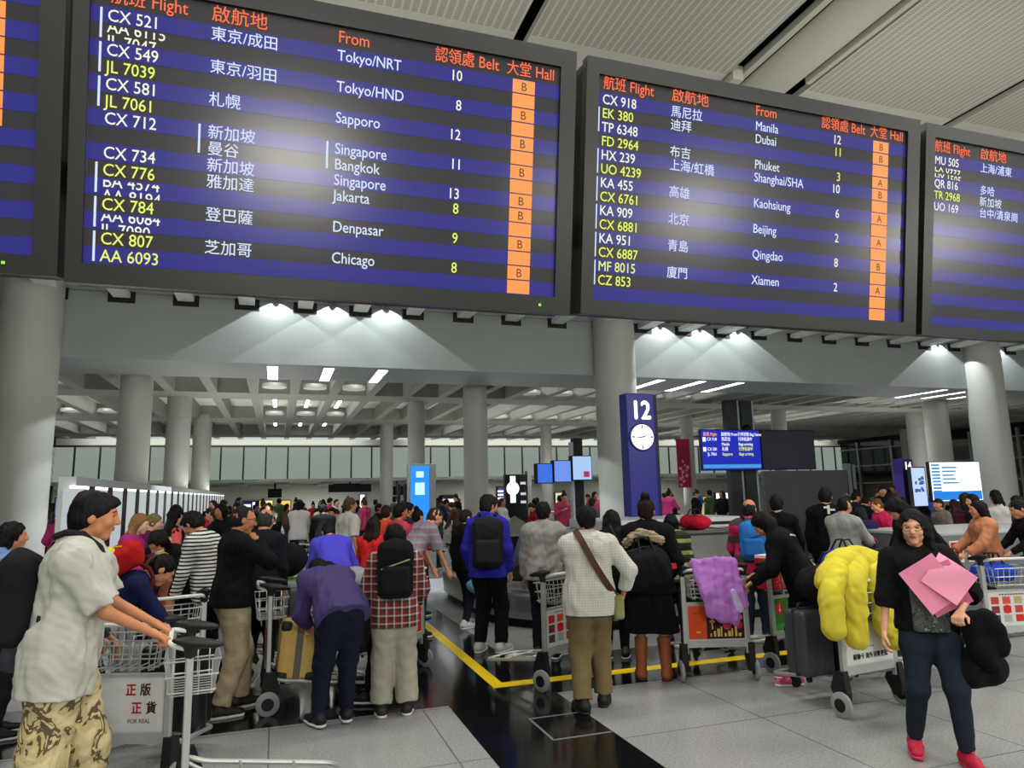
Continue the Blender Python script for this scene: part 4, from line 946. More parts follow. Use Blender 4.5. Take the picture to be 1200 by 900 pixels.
shop(385, 567, 435, 576, 36, '1A1A18', 0, 'wide black hanging board below the frosted glass'); shop(451, 570, 480, 580, 36, '16160F', 0, 'short black hanging board left of the blue pillar'); shop(314, 573, 330, 583, 36, '1C1C1A', 0, 'small black hanging monitor above the yellow shop panels')
shop(517, 580, 537, 604, 40.84, '202430', .4, 'dark shop sign with white letters right of the blue pillar', [(.1, .8, .62, .8)]); shop(421, 579, 428, 600, 40.84, 'FFFFFF', 1.6, 'narrow glowing white light box in the rear hall'); shop(838, 577, 856, 593, 30, 'F4F8FF', 1.5, 'bright white screen in the rear hall left of the dark partition')
shop(582, 570, 592, 596, 24, '3C58B0', .7, 'small blue list screen left of the watch advertisement', [(.1, .8, .1+.16*i, .18+.16*i) for i in range(5)])
shop(812, 582, 838, 606, 40.84, 'E2CC90', .7, 'warm lit shop front behind the crimson banner'); shop(650, 577, 664, 598, 40.84, 'F6E8C8', .9, 'pale lit poster in the rear hall under the three screens')
shop(38, 590, 62, 612, 30, '2B2C2E', 0, 'dark stall front at the far left behind the column'); shop(64, 583, 82, 606, 30, '8E94C8', .6, 'pale violet lit screen left of the lit partition')
# steel counter with stickers at the right
pa = at_z(1100, 624.5, 1.09); pb = at_z(1150, 618, 1.09); t = empty('steel_counter', (pa[0]+1.4, pa[1]+.6, 0))
mb = MB(); mb.bb((-1.38, -.58, 0), (1.38, .8, 1.04)); mb.build('body', STEEL, t); mb = MB(); mb.bb((-1.4, -.6, 1.04), (1.4, .82, 1.09), .01); mb.build('top', mat('C4C8CA', .35, .3), t)
for px in (1122, 1143):
    x = at_y(px, 645, pa[1])[0]-t.location.x
    mb = MB(); mb.bb((x-.12, -.592, .68), (x+.12, -.582, .97)); s_ = mb.build('sticker', mat('F2F0E8', .5), t)
    mb = MB(); mb.bb((x-.10, -.596, .80), (x+.10, -.592, .95)); mb.build('sticker_field', mat('C8201E', .5), s_)
    mb = MB(); put_text(mb, 'T', (x, -.598, .71), U, W, .28, .8, 'c', bold=.03); mb.build('sticker_letter', mat('A81818', .5), s_)
print('COUNTER', pa, pb)
tag(t, 'steel counter with two red and white T stickers at the right', 'counter')
# ================================================================ trolleys and luggage
ALU = mat('B4B6B2', .38, .55, .05, 8); RUB = mat('161616', .6); TYRE = mat('8C8E8C', .6); PADM = mat('1B1D1C', .45)
def patch(mb, x0, x1, z0, z1, y): mb.quad((x0, y, z0), (x1, y, z0), (x1, y, z1), (x0, y, z1))
def art(kind, par):
    """printed picture on the trolley's advertising panel (seen from the handle side); panel spans x +-.265, z .37-.68, face y=-.014"""
    y = -.0155
    def ps(col, rects, nm, yy=y):
        mb = MB()
        for r in rects: patch(mb, *r, yy)
        mb.build(nm, mat(col, .6), par)
    U, W = Vector((1, 0, 0)), Vector((0, 0, 1))
    def tx(t, x, z, s, col, al='c', b=.02, nm='lettering'):
        mb = MB(); put_text(mb, t, (x, y-.0015, z), U, W, s, .9, al, bold=b); mb.build(nm, mat(col, .6), par)
    if kind == 'squares':
        rs = random.Random(3); cols = ['B8322C', 'C24A40', 'A89A6A', '3A3A38', '7A2A30', 'C81E22', 'B03A32', '4A4A48', '3C3836', '9AA09C', 'C0281F', '8A8A84']
        for i, c in enumerate(cols): q, r = i % 4, i//4; ps(c, [(-.245+q*.125, -.245+q*.125+.085, .57-r*.085, .57-r*.085+.068)], 'printed_square')
        mb = MB(); mb.lathe([(.042, 0), (.042, .002)], (-.08, y, .52), 20, 'y', Matrix.Rotation(math.pi, 3, 'Z')); mb.build('printed_disc', mat('C81420', .5), par)
        ps('8A2A28', [(-.15+.03*i, -.15+.03*i+.022, .654, .666) for i in range(10)], 'printed_marks')
    elif kind == 'orange':
        ps('E2501C', [(-.26, -.09, .375, .675)], 'orange_field'); ps('2A1408', [(-.09, .26, .375, .675)], 'dark_field')
        ps('A83A14', [(-.215+.022*i, -.215+.022*i+.014, .60, .614) for i in range(4)], 'printed_marks', y-.001); ps('F0B060', [(-.19, -.15, .43, .445)], 'small_mark', y-.001)
        rs = random.Random(5)
        for i in range(9):
            mb = MB(); r = rs.uniform(.02, .045); mb.lathe([(r, 0), (r*.7, .002)], (rs.uniform(.02, .23), y-.0005*i, rs.uniform(.48, .64)), 12, 'y', Matrix.Rotation(math.pi, 3, 'Z')); mb.build('printed_blossom', mat(rs.choice(['D03A50', 'B82040', 'E06A70']), .6), par)
        ps('E8B860', [(-.06+.033*i, -.06+.033*i+.014+.006*(i % 3), .395, .425+.02*((i*5) % 4)) for i in range(9)], 'gold_marks', y-.002); ps('D8B060', [(-.045, -.03, .46, .66), (-.06, -.015, .52, .54)], 'gold_bottle', y-.002)
    elif kind == 'green':
        ps('2E7A22', [(-.26, .26, .375, .675)], 'green_field'); ps('4C9A34', [(-.26, .26, .375, .44)], 'light_field', y-.001)
        mb = MB(); mb.lathe([(.06, 0), (.06, .002)], (-.19, y-.001, .58), 20, 'y', Matrix.Rotation(math.pi, 3, 'Z')); mb.build('printed_disc', mat('C82A2A', .5), par); strokes = MB()
        for (a, b, r) in (((-.07, .63), (-.02, .56), .006), ((-.06, .56), (-.01, .60), .005), ((.02, .64), (.03, .52), .007), ((.0, .60), (.07, .62), .006), ((.09, .63), (.16, .55), .006), ((.10, .55), (.17, .60), .005), ((.20, .64), (.19, .54), .006), ((.0, .49), (.18, .50), .005), ((.06, .52), (.08, .45), .006)): strokes.tube([(a[0], y-.002, a[1]), ((a[0]+b[0])/2+.008, y-.002, (a[1]+b[1])/2), (b[0], y-.002, b[1])], [r*.5, r, r*.4], 5)
        strokes.build('brush_strokes', mat('EAF4E0', .6), par); ps('F8E8D0', [(-.205, -.175, .56, .575), (-.195, -.185, .545, .615)], 'disc_mark', y-.004)
    elif kind == 'card':
        ps('D9D8D0', [(-.26, .26, .375, .675)], 'pale_field'); tx('銀聯卡 海外消費更抵', 0, .41, .047, '1A1A1A', b=.03); ps('8A8A84', [(-.06+.03*i, -.06+.03*i+.02, .49, .50) for i in range(4)], 'small_marks', y-.001)
    elif kind == 'sale':
        ps('D5D5D0', [(-.26, .26, .375, .675)], 'pale_field')
        tx('正', .06, .585, .075, 'B8181C', b=.03); tx('版', .15, .585, .075, '4A2A28', b=.03); tx('正', .10, .48, .075, 'B8181C', b=.03); tx('貨', .19, .48, .075, '3A2A28', b=.03); tx('FOR REAL', .12, .42, .035, '8A5A58')
    elif kind == 'red':
        ps('B01E1C', [(-.26, .26, .375, .675)], 'red_field'); ps('D8D0C8', [(-.26, .26, .645, .675)], 'pale_strip', y-.001)
    else: ps('B9BBB6', [(-.26, .26, .375, .675)], 'grey_field')
def trolley(x, y, heading, kind, label, simple=False, plain_wheels=False):
    t = empty('luggage_trolley', (x, y, 0), -math.radians(heading)); tag(t, label, 'luggage trolley', 'airport luggage trolleys')
    mb = MB()
    for s in (-1, 1): mb.bb((s*.29-.022, -.018, .24), (s*.29+.022, .018, .99), .006)
    mb.bb((-.29, -.014, .30), (.29, .014, .365)); mb.bb((-.29, -.012, .68), (.29, .012, .705))
    mb.build('upright_frame', ALU, t)
    mb = MB(); mb.bb((-.268, -.014, .365), (.268, .014, .682)); pn = mb.build('advertising_panel', mat('C6C8C3', .4), t)
    art(kind, pn)
    hb = MB(); hb.tube(round_path([(-.29, -.0, .98), (-.25, -.10, 1.01), (.25, -.10, 1.01), (.29, 0, .98)], .06), .013); h = hb.build('handle', mat('D9DAD4', .4), t)
    for s in (-1, 1):
        f = Field((s*.29-.12, -.2, .90), (s*.29+.12, .2, 1.10), .009); f.ell((s*.29, .035, 1.015), (.045, .13, .026), rotx(.18), 0); f.cone((s*.29, .0, .96), (s*.29, .0, 1.01), .03, .03, .03)
        link('brake_pad', f.mesh('brake_pad'), PADM, h)
    bk = MB()
    for z, d in ((.92, 0), (.84, .01), (.76, .02)): bk.tube([(-.25+d, -.12+d, z), (.25-d, -.12+d, z), (.25-d, .15-d, z), (-.25+d, .15-d, z)], .0055, 5, True)
    for q in np.linspace(-.22, .22, 8): bk.tube([(q, -.12, .92), (q*.92, -.09, .74), (q*.92, .12, .74), (q, .15, .92)], .004, 4)
    for q in np.linspace(-.08, .11, 4):
        for s in (-1, 1): bk.tube([(s*.25, q, .92), (s*.225, q, .74)], .004, 4)
    bk.build('basket', mat('BFC1BD', .35, .7), t)
    b = MB(); b.tube(round_path([(-.29, .0, .29), (-.27, .10, .25), (-.20, .86, .135), (.20, .86, .135), (.27, .10, .25), (.29, 0, .29)], .10, 6), .015, 8)
    b.tube(round_path([(-.12, .02, .30), (-.12, .10, .245), (-.09, .72, .155), (.09, .72, .155), (.12, .10, .245), (.12, .02, .30)], .07, 5), .011, 8)
    for yy, zz in ((.30, .222), (.60, .175)): b.tube([(-.25+yy*.06, yy, zz), (.25-yy*.06, yy, zz)], .011, 6)
    b.build('base_frame', ALU, t)
    for s in (-1, 1):
        f = MB(); f.add([(s*.31+a, yy, zz) for a in (-.028, .028) for yy, zz in ((-.03, .34), (.05, .33), (.10, .20), (.03, .08), (-.04, .09), (-.05, .18))], [(0, 1, 2, 3, 4, 5), (11, 10, 9, 8, 7, 6)]+[(i, (i+1) % 6+0, (i+1) % 6+6, i+6) for i in range(6)][:6]); f.build('fork_cover', RUB, t)
        w = MB(); w.lathe([(.03, -.02), (.082, -.018), (.094, -.010), (.094, .010), (.082, .018), (.03, .02)], (s*.31+s*.036, .0, .095), 22, 'x'); wl = w.build('wheel', TYRE, t)
        w = MB(); w.lathe([(.05, -.022), (.05, .022)], (s*.31+s*.036, 0, .095), 16, 'x'); w.build('hub', RUB, wl)
    w = MB(); w.lathe([(.02, -.016), (.055, -.014), (.06, 0), (.055, .014), (.02, .016)], (0, .78, .061), 16, 'x'); w.bb((-.03, .74, .09), (.03, .82, .15)); w.build('front_caster', RUB, t)
    return t
def wheels_px(l, r):
    a, b = at_z(*l), at_z(*r); c = (a+b)/2; d = b-a; return c[0], c[1], math.degrees(math.atan2(-d[1], d[0]))
def near_wheel(px, py, hd, s=1):
    a = at_z(px, py); h = math.radians(hd); return a[0]-s*math.cos(h)*.32, a[1]+s*math.sin(h)*.32, hd
def tpt(t, x, y, z):
    a = t.rotation_euler[2]; v = rotz(a) @ np.array([x, y, z]); return v+np.array(t.location)
def suitcase(p, dims, heading, tilt, col, label, guards=None, lying=False, ribs=6, roll=0.):
    """p = centre of its foot"""
    t = empty('suitcase', p, -math.radians(heading)); t.rotation_euler = (math.radians(tilt), math.radians(roll), -math.radians(heading)); tag(t, label, 'suitcase')
    w, d, h = dims; f = Field((-w/2-.03, -d/2-.03, -.01), (w/2+.03, d/2+.03, h+.03), .011); f.box((0, 0, h/2), (w/2, d/2, h/2), None, .04, 0)
    for i in range(ribs): x = -w/2+w*(i+.5)/ribs; f.box((x, 0, h/2), (w/ribs*.26, d/2+.006, h/2-.05), None, .008, .008)
    link('shell', f.mesh('shell'), mat(col, .42, 0, .08, 14), t)
    mb = MB()
    sw = .028 if guards else .008
    mb.bb((-w/2-.006, -sw, -.004), (w/2+.006, sw, h+.006), .003)
    mb.build('zip_seam', mat('6E6A60' if guards else '2E2C2A', .5), t)
    if guards:
        for sx in (-1, 1):
            for sy in (-1, 1):
                for sz in (0, 1):
                    g = Field((sx*w/2-.09, sy*d/2-.09, sz*h-.09), (sx*w/2+.09, sy*d/2+.09, sz*h+.09), .010); g.box((sx*(w/2-.035), sy*(d/2-.035), sz*h+(-.03 if sz else .03)), (.045, .045, .04), None, .025, 0); link('corner_guard', g.mesh('corner_guard'), mat(guards, .5), t)
    mb = MB(); mb.tube(round_path([(-.09, 0, h-.005), (-.09, 0, h+.045), (.09, 0, h+.045), (.09, 0, h-.005)], .03), .011); mb.build('carry_handle', RUB, t)
    for sx in (-1, 1):
        mb = MB(); mb.lathe([(.01, -.012), (.026, -.012), (.026, .012), (.01, .012)], (sx*(w/2-.06), -d/2+.05, -.018), 12, 'x'); mb.build('wheel', RUB, t)
    return t
def duffel(p, L, r, heading, col, label, name='duffel_bag', sag=.8, tilt=0.):
    t = empty(name, p, 0); t.rotation_euler = (math.radians(tilt), 0, -math.radians(heading)); tag(t, label, 'bag')
    f = Field((-L/2-r, -r-.06, -.02), (L/2+r, r+.06, r*2*sag+.1), .012); z = r*sag
    f.cone((-L/2+r*.8, 0, z), (L/2-r*.8, 0, z), r, r*.96, 0, n=(0, 0, 1), f=1/sag); f.wrinkle(.006, 26, int(L*100)); f.plane((0, 0, .0), (0, 0, -1)); link('body', f.mesh('body'), cloth(col, .12, .3), t)
    mb = MB()
    for yy in (-.5, .5): mb.tube([(-L*.18, yy*r*1.2, z*1.6), (-L*.12, yy*r*.4, z*2+.09), (L*.12, yy*r*.4, z*2+.09), (L*.18, yy*r*1.2, z*1.6)], .011, 6)
    mb.build('carry_strap', RUB, t); mb = MB(); mb.tube([(-L*.36, 0, z*1.93), (0, 0, z*2.02), (L*.36, 0, z*1.93)], .007, 5); mb.build('zip', mat('3A3A3A', .4), t)
    return t
def backpack(o, J, col, label, size=(.155, .09, .23), col2=None, accent=None, dz=.0, dy=0., strap='111111', sh='R', tiltz=0.):
    """worn on the back of figure o; same placement as the figure"""
    T2 = J['T2'] @ rotz(math.radians(tiltz)); c = J['che']+T2 @ np.array([0, -.135-size[1]-dy, .0+dz]); q = lambda x, y, z: J['che']+T2 @ np.array([x, y, z])
    t = empty('backpack', o.location, 0); t.rotation_euler = o.rotation_euler; t.scale = o.scale; tag(t, label, 'backpack')
    f = Field(c-.36, c+.36, .012); f.box(c, size, T2.T, .065, 0); f.ell(c+T2 @ np.array([0, -.02, size[2]*.55]), (size[0]*.85, size[1]*.95, size[2]*.55), T2.T, .05); f.wrinkle(.003, 40, 3); link('body', f.mesh('body'), cloth(col, .12, .25), t)
    f = Field(c-.36, c+.36, .012); f.box(c+T2 @ np.array([0, -size[1]*.9, -size[2]*.32]), (size[0]*.78, size[1]*.5, size[2]*.5), T2.T, .04, 0); link('front_pocket', f.mesh('front_pocket'), cloth(col2 or col, .12, .25), t)
    if accent: mb = MB(); mb.tube([c+T2 @ np.array([a*size[0]*.8, -size[1]-.012, size[2]*(.22+.16*a)]) for a in (-1, -.3, .3, 1)], .007, 5); mb.build('zip_trim', mat(accent, .5), t)
    for s in (-1, 1):
        mb = MB(); mb.tube([q(s*.08, -.13, .16), q(s*.095, -.085, .185), q(s*.10, -.01, .185), q(s*.105, .075, .125), q(s*.115, .128, .02), q(s*.125, .125, -.10), q(s*.15, .04, -.20), q(s*.14, -.12, -.21)], .017, 7); mb.build('shoulder_strap', mat(strap, .8), t)
    mb = MB(); mb.tube([q(-.04, -.16, .22), q(-.025, -.165, .27), q(.025, -.165, .27), q(.04, -.16, .22)], .009, 6); mb.build('grab_loop', mat(strap, .8), t)
    return t
# ================================================================ the people near the camera
def at_head(px, py, Y): p = at_y(px, py, Y); return (p[0], p[1]), p[2]
def foot(px, py): p = at_z(px, py); return (p[0], p[1])
BLK, NVY = '101012', '15182A'
GRIP = (1.35, 1.35)
# --- young man in the white T-shirt with his trolley, front left
loc = (-1.0, 4.30); H = 1.80; hd = 82
T1 = trolley(-.43, 4.42, 84, 'grey', 'empty luggage trolley pushed by the man in the white T-shirt')
hl = loc_pt(loc, H, hd, tpt(T1, -.16, -.115, 1.035)); hr = loc_pt(loc, H, hd, tpt(T1, .16, -.115, 1.035))
J = pose(lean=6, hy=-3, hp=2, L=hl+np.array([0, -.07, .03]), R=hr+np.array([0, -.07, .03]), eL=(-.5, -.2, -.9), eR=(.5, -.2, -.9), feet=((-.10, .15, 5), (.10, -.18, -6)), curl=GRIP, sh=1.06)
A = person(loc, H, hd, J, 'person in a white T-shirt and patterned shorts pushing a trolley at the left front', 'B2B2A8', camo_mat(['C9B88C', 'B8A878', '5A4A30', 'C9B88C', '2E2820'], 9), ('mop', None), '2A2A2A', h=.0075, fine=True, eyes=True, topk=dict(sleeve=.86, so=.040, o=.040, hem=-.17, wr=.006, girth=1.05), pantk=dict(upto=1.35, lo_=.055, o=.03), skn='BF7F58')
backpack(A, J, '17171A', 'black backpack worn by the man in the white T-shirt', (.15, .08, .21), '202022', '6A5A40', dz=-.14, dy=.02)
# --- left edge
loc, H = at_head(52, 628, 5.3)
J = pose(lean=14, hy=10, hp=5, L=(-.15, .4, .95), R=(.15, .45, .95), curl=GRIP)
B_ = person(loc, H, 70, J, 'person with black bowl haircut directly behind the white T-shirt shoulder', '3A3C42', NVY, ('mop', None), h=.010)
loc, H = at_head(12, 614, 6.6)
J = pose(hy=0, R=(.2, .25, .95), L=(-.18, .2, .9)); person(loc, H, 78, J, 'person in a pale blue puffer jacket with long black hair at the left edge', '6E86B8', '26262C', ('long', None), h=.010, topk=dict(o=.05, so=.05, wr=.008, hem=-.05), face=True)
t = duffel((-2.0, 5.2, 0), .5, .2, 60, '1A1A1C', 'black bag standing on the floor at the left edge', 'travel_bag'); 
# trolley with the sale panel
T2 = trolley(-.86, 5.05, 20, 'sale', 'luggage trolley with red and black sale lettering beside the white T-shirt man')
suitcase((-.62, 5.62, .20), (.42, .26, .56), 20, 0, '141518', 'black suitcase on the trolley with the sale lettering')
# man in navy bending, red and yellow backpack
loc = (-1.22, 6.1); hd = 72
J = pose(lean=58, hp=-8, hy=0, L=(-.12, .62, .62), R=(.14, .60, .66), curl=GRIP, feet=((-.1, .1, 5), (.1, -.12, -5)))
D = person(loc, 1.62, hd, J, 'person in navy with white sleeve bands bending over a trolley at the left', 'stripe' and stripe_mat(['1C2350', 'E6E6EA', '1C2350'], 10, 2, [.4, .1, .5], off=.3) if 0 else '1B2148', NVY, ('short', None), h=.010)
for k in (0, 1):
    f = Field(J['eR']-.25, J['eR']+.25, .010); E_, W_ = J['eR'], J['wR']; p0 = E_+(W_-E_)*(.30+.22*k); f.cone(p0, p0+(W_-E_)*.10, .068, .066, 0, cut=[(p0, nrm(E_-W_)), (p0+(W_-E_)*.10, nrm(W_-E_))]); link('sleeve_band', f.mesh('sleeve_band'), cloth('E8E8EC'), D)
bp = backpack(D, J, 'B01C1E', 'red and yellow backpack on the bending person in navy', (.15, .10, .20), 'E6D020', 'E6D020', strap='5A1010')
TD = trolley(-.80, 6.2, -20, 'grey', 'luggage trolley leaned on by the bending person in navy')
duffel((-.90, 6.5, .24), .45, .17, -20, '2A2C30', 'dark bag on the trolley of the bending person in navy')
# family by the partition
for (px, py, Y, hd, lab, top, pant, hair, k) in (
    (150, 603, 9.3, 95, 'person in a magenta fleece with fair hair in front of the lit partition', 'A02A6E', '3A3A48', ('long', '7A5A38'), dict(lean=14)),
    (171, 603, 10.1, 85, 'person in a dark purple top wearing an olive cap by the lit partition', '5A1A48', '2A2A34', ('cap', '6E6440'), dict(lean=10)),
    (204, 598, 11.2, 60, 'person in black with salmon pink sleeves in front of the partition', BLK, BLK, ('long', None), dict(hy=5)),
    (143, 640, 7.1, 100, 'small fair-haired child in a white top behind the white T-shirt man', 'D8D4CE', '9A9AA0', ('bob', 'A88A60'), dict(R=(.1, .35, 1.0))),
    (192, 630, 8.6, 70, 'fair-haired child with long hair in front of the partition', '3C4A44', '303038', ('long', 'B89A68'), dict(hy=-20)),
    (189, 649, 8.0, 110, 'smallest fair-haired child below the taller child by the partition', 'B86A50', '303038', ('bob', 'A8854E'), dict()),
    (166, 652, 7.8, 60, 'child half hidden behind the pink backpack near the partition', '3A3350', '2A2A34', ('bob', '4A3828'), dict(lean=20))):
    loc, H = at_head(px, py, Y); J = pose(**k); o = person(loc, max(H, .75)/(1-.25*(1-math.cos(math.radians(k.get('lean', 0))))), hd, J, lab, top, pant, hair, h=.014, skn='D8A888')
    if top == BLK:
        for n in 'LR':
            f = Field(J['s'+n]-.35, J['s'+n]+.35, .014); f.cone(J['s'+n], J['e'+n], .078, .066, 0); link('sleeve', f.mesh('sleeve'), cloth('E0605E'), o)
    if 'pink backpack' in lab: backpack(o, J, 'C93C94', 'pink backpack on the child near the partition', (.16, .10, .2), 'E070B8', 'E8E8F0')
# person in black with mask bending
loc, H = at_head(196, 660, 7.2); J = pose(lean=42, hp=10, hy=5, L=(-.16, .50, .60), R=(.20, .55, .55)); o = person((at_y(204, 650, 8.4)[0], 8.4), 1.62, 200, J, 'person in black wearing a white face mask bending down by the striped shirt', BLK, BLK, ('bob', None), h=.011)
C, R = J['hed'], J['Hd']; f = Field(C-.2, C+.2, .006); f.ell(C+R @ np.array([0, .055, -.062]), (.062, .058, .050), R.T, 0); f.plane(C+R @ np.array([0, .02, 0]), R @ np.array([0, -1., .2])); link('face_mask', f.mesh('face_mask'), mat('DADCDC', .8), o)
# striped shirt
STRIPE = stripe_mat(['D8D8D2', '23252A'], .034, 2, [.55, .45], wob=.02)
loc = foot(240, 818); J = pose(lean=16, hp=24, hy=8, L=(-.30, .16, .82), R=(.26, .20, .80), feet=((-.10, .1, 8), (.1, -.1, -8)))
person((loc[0]-.05, loc[1]+.3), 1.68, -62, J, 'person in a black and white striped shirt leaning forward left of the black sweater', STRIPE, BLK, ('mop', None), h=.009, fine=True, topk=dict(hem=-.12, o=.03))
# black sweater, khaki trousers
loc = foot(268, 836); hd = 72
TB = trolley(*near_wheel(290, 800, 78), 'grey', 'luggage trolley with a black holdall beside the black sweater')
hb_ = loc_pt(loc, 1.68, hd, tpt(TB, -.05, -.12, 1.16))
J = pose(lean=3, hp=10, hy=4, L=hb_+np.array([0, -.1, .03]), R=(.02, .17, 1.40), eR=(.75, .1, -.65), eL=(-.4, -.5, -.6), feet=((-.1, .12, 6), (.1, -.10, -10)), curl=(.7, 1.5), fat=1.08)
I_ = person(loc, 1.69, hd, J, 'person in black sweater and khaki trousers and glasses touching their mouth', '0E0E10', 'A8997C', ('crop', '1C1C1E'), '2A2418', h=.0075, fine=True, eyes=True, topk=dict(hem=-.06, o=.03, so=.03, collar=.04), pantk=dict(lo_=.035, o=.028), skn='C08058')
def glasses(o, J, rim='1A1A1A'):
    C, R = J['hed'], J['Hd']; q = lambda x, y, z: C+R @ np.array([x, y, z]); mb = MB()
    for s in (-1, 1):
        mb.tube([q(s*.033+.026*math.cos(a), .103-.010*abs(math.cos(a)), .004+.018*math.sin(a)) for a in np.linspace(0, 2*math.pi, 14)[:-1]], .0022, 5, True); mb.tube([q(s*.059, .092, .008), q(s*.077, .06, .010), q(s*.080, -.02, .004)], .002, 5)
    mb.tube([q(-.008, .104, .006), q(0, .107, .009), q(.008, .104, .006)], .002, 5); t = empty('eyeglasses', o.location, 0); t.rotation_euler = o.rotation_euler; t.scale = o.scale; mb.build('rim', mat(rim, .3, .5), t)
    return t
tag(glasses(I_, J), 'dark rimmed glasses worn by the person in the black sweater', 'glasses')
duffel(tuple(tpt(TB, 0, .28, .93)), .62, .22, 90+78, '121214', 'big black holdall piled on the trolley beside the black sweater', tilt=8)
suitcase(tuple(tpt(TB, -.0, .40, .24)), (.44, .28, .60), 78, 0, '4A4C4E', 'dark grey suitcase under the big black holdall')
# dark sweater behind
loc, H = at_head(308, 596, 7.6); J = pose(lean=8, hp=8); person(loc, H, 20, J, 'balding person in a dark navy sweater behind the black sweater', '14151E', BLK, ('bald', '2A2A2A'), h=.010, skn='B88060', topk=dict(girth=1.1))
# yellow suitcase trolley
TY = trolley(*near_wheel(313, 839, 88), 'red', 'luggage trolley with a red panel carrying the yellow suitcase')
suitcase(tuple(tpt(TY, .06, .22, .235)), (.38, .30, .46), 88, -5, 'DDBA66', 'yellow ribbed suitcase with black corner guards standing on a trolley', guards='2E2C28', ribs=7)
# purple sweater bending
loc = foot(390, 850); J = pose(lean=66, hp=6, hy=0, L=(-.10, .42, .74), R=(.06, .45, .68), feet=((-.12, .02, 12), (.12, .02, -14)), sh=.96)
K_ = person(loc, 1.62, -14, J, 'person in a purple sweater and dark jeans bending over the yellow suitcase', '4A3E6C', '181B2C', ('short', None), '15161A', 'C8CCC8', h=.009, fine=True, topk=dict(o=.035, so=.03, hem=-.10, wr=.004), pantk=dict(lo_=.022, o=.02))
# grey sleeve bending beside
loc = at_z(440, 822); J = pose(lean=72, hp=-5, L=(-.16, .55, .45), R=(.14, .58, .42)); person((loc[0]-.02, loc[1]), 1.6, -60, J, 'person in a grey sweatshirt bending down between purple sweater and tartan shirt', '8E9196', BLK, ('long', None), h=.010)
# tartan shirt with backpack
loc = foot(462, 838); J = pose(L=(-.22, .20, .95), R=(.22, .22, .95), feet=((-.12, .0, 10), (.12, .02, -8)), hp=4)
L_ = person(loc, 1.50, 8, J, 'person in a red tartan shirt and wide beige trousers with black bowl hair', check_mat('7A2028', '2A2624', 'C8B8A8', .07), 'A39E8E', ('bob', None), '2A2622', h=.009, fine=True, topk=dict(o=.04, so=.035, hem=-.14), pantk=dict(lo_=.062, o=.03))
backpack(L_, J, '121415', 'black backpack with a pale green zip line on the tartan shirt', (.16, .10, .25), '17191A', '8AA878')
trolley(*wheels_px((448, 800), (497, 782)), 'red', 'luggage trolley with a red panel half hidden behind the tartan shirt')
tl = [c for c in COL.objects if c.get('category') == 'luggage trolley'][-1]
suitcase(tuple(tpt(tl, -.05, .3, .22)), (.44, .27, .58), 0, 0, '17181C', 'black suitcase on the trolley hidden behind the tartan shirt')
# violet sweater bending with the green bag
loc, H = at_head(392, 612, 8.3); J = pose(lean=38, hp=12, L=(-.30, .25, .62), R=(.40, .30, .75), sh=1.05); person(loc, 1.60, -8, J, 'person in a bright violet sweater leaning forward above the green bag', '4A44C0', '121216', ('short', None), h=.010, topk=dict(o=.03, hem=-.06))
p = at_z(352, 745); TG = trolley(p[0], p[1], 10, 'grey', 'luggage trolley with a lime green bag in the left crowd')
duffel(tuple(tpt(TG, .0, .30, .62)), .46, .17, 15, '57C020', 'lime green bag on a trolley left of the violet sweater'); duffel(tuple(tpt(TG, 0, .35, .22)), .5, .2, 15, '202226', 'dark bag under the lime green bag')
# red top
loc, H = at_head(438, 607, 8.8); J = pose(L=(-.2, .3, 1.0), R=(.2, .3, 1.0)); person(loc, H, 35, J, 'person in a red top with long dark hair behind the tartan shirt', 'C4262A', '4A6A86', ('long', '1A0E0C'), h=.011)
# white T-shirt behind
loc, H = at_head(409, 584, 11.4); J = pose(hy=6, feet=((-.1, .1, 5), (.1, -.1, -5))); person(loc, H, 62, J, 'tall person in a white T-shirt with brown hair in the middle of the crowd', 'C8C6BE', '3A3C44', ('short', '4A3826'), h=.012, topk=dict(sleeve=.9, so=.03))
loc, H = at_head(468, 591, 9.6); J = pose(L=(-.15, .3, .95), R=(.15, .3, .95)); person(loc, H, 70, J, 'person in a pink T-shirt with black hair left of the blue pillar', 'B84458', '2A2A30', ('short', None), h=.011, topk=dict(sleeve=.9, so=.03), skn='B06848')
loc, H = at_head(477, 590, 11.2); J = pose(hy=5); person(loc, H, 80, J, 'person in dark clothes half hidden behind the pink T-shirt', '2A2C38', BLK, ('mop', None), h=.013)
loc, H = at_head(489, 598, 10.5); J = pose(hy=0, R=(.1, .25, 1.15)); person(loc, H, 60, J, 'person in a pink and white scarf below the blue pillar', 'C02C58', '26262C', ('bun', None), h=.012)
loc, H = at_head(452, 593, 10.6); J = pose(); person(loc, H, 40, J, 'person in orange and black between white T-shirt and pink T-shirt', 'D85030', BLK, ('short', '241812'), h=.013)
# grey striped shirt leaning
loc, H = at_head(510, 597, 9.0); J = pose(lean=38, hp=-10, L=(-.18, .42, .68), R=(.20, .45, .62)); person((loc[0]-.28, 9.0), 1.72, 72, J, 'person in a grey striped shirt and navy trousers leaning to the right', stripe_mat(['7E7C8A', '8F6E74', '8A8A98'], .09), '161A30', ('crop', '2A2420'), h=.010, topk=dict(sleeve=.9, so=.03, hem=-.04), pantk=dict(lo_=.05, o=.04))
duffel((2.62, 9.15, .45), .42, .13, 60, '7FB0DA', 'pale blue soft bag held by the person in the grey striped shirt', 'travel_bag')
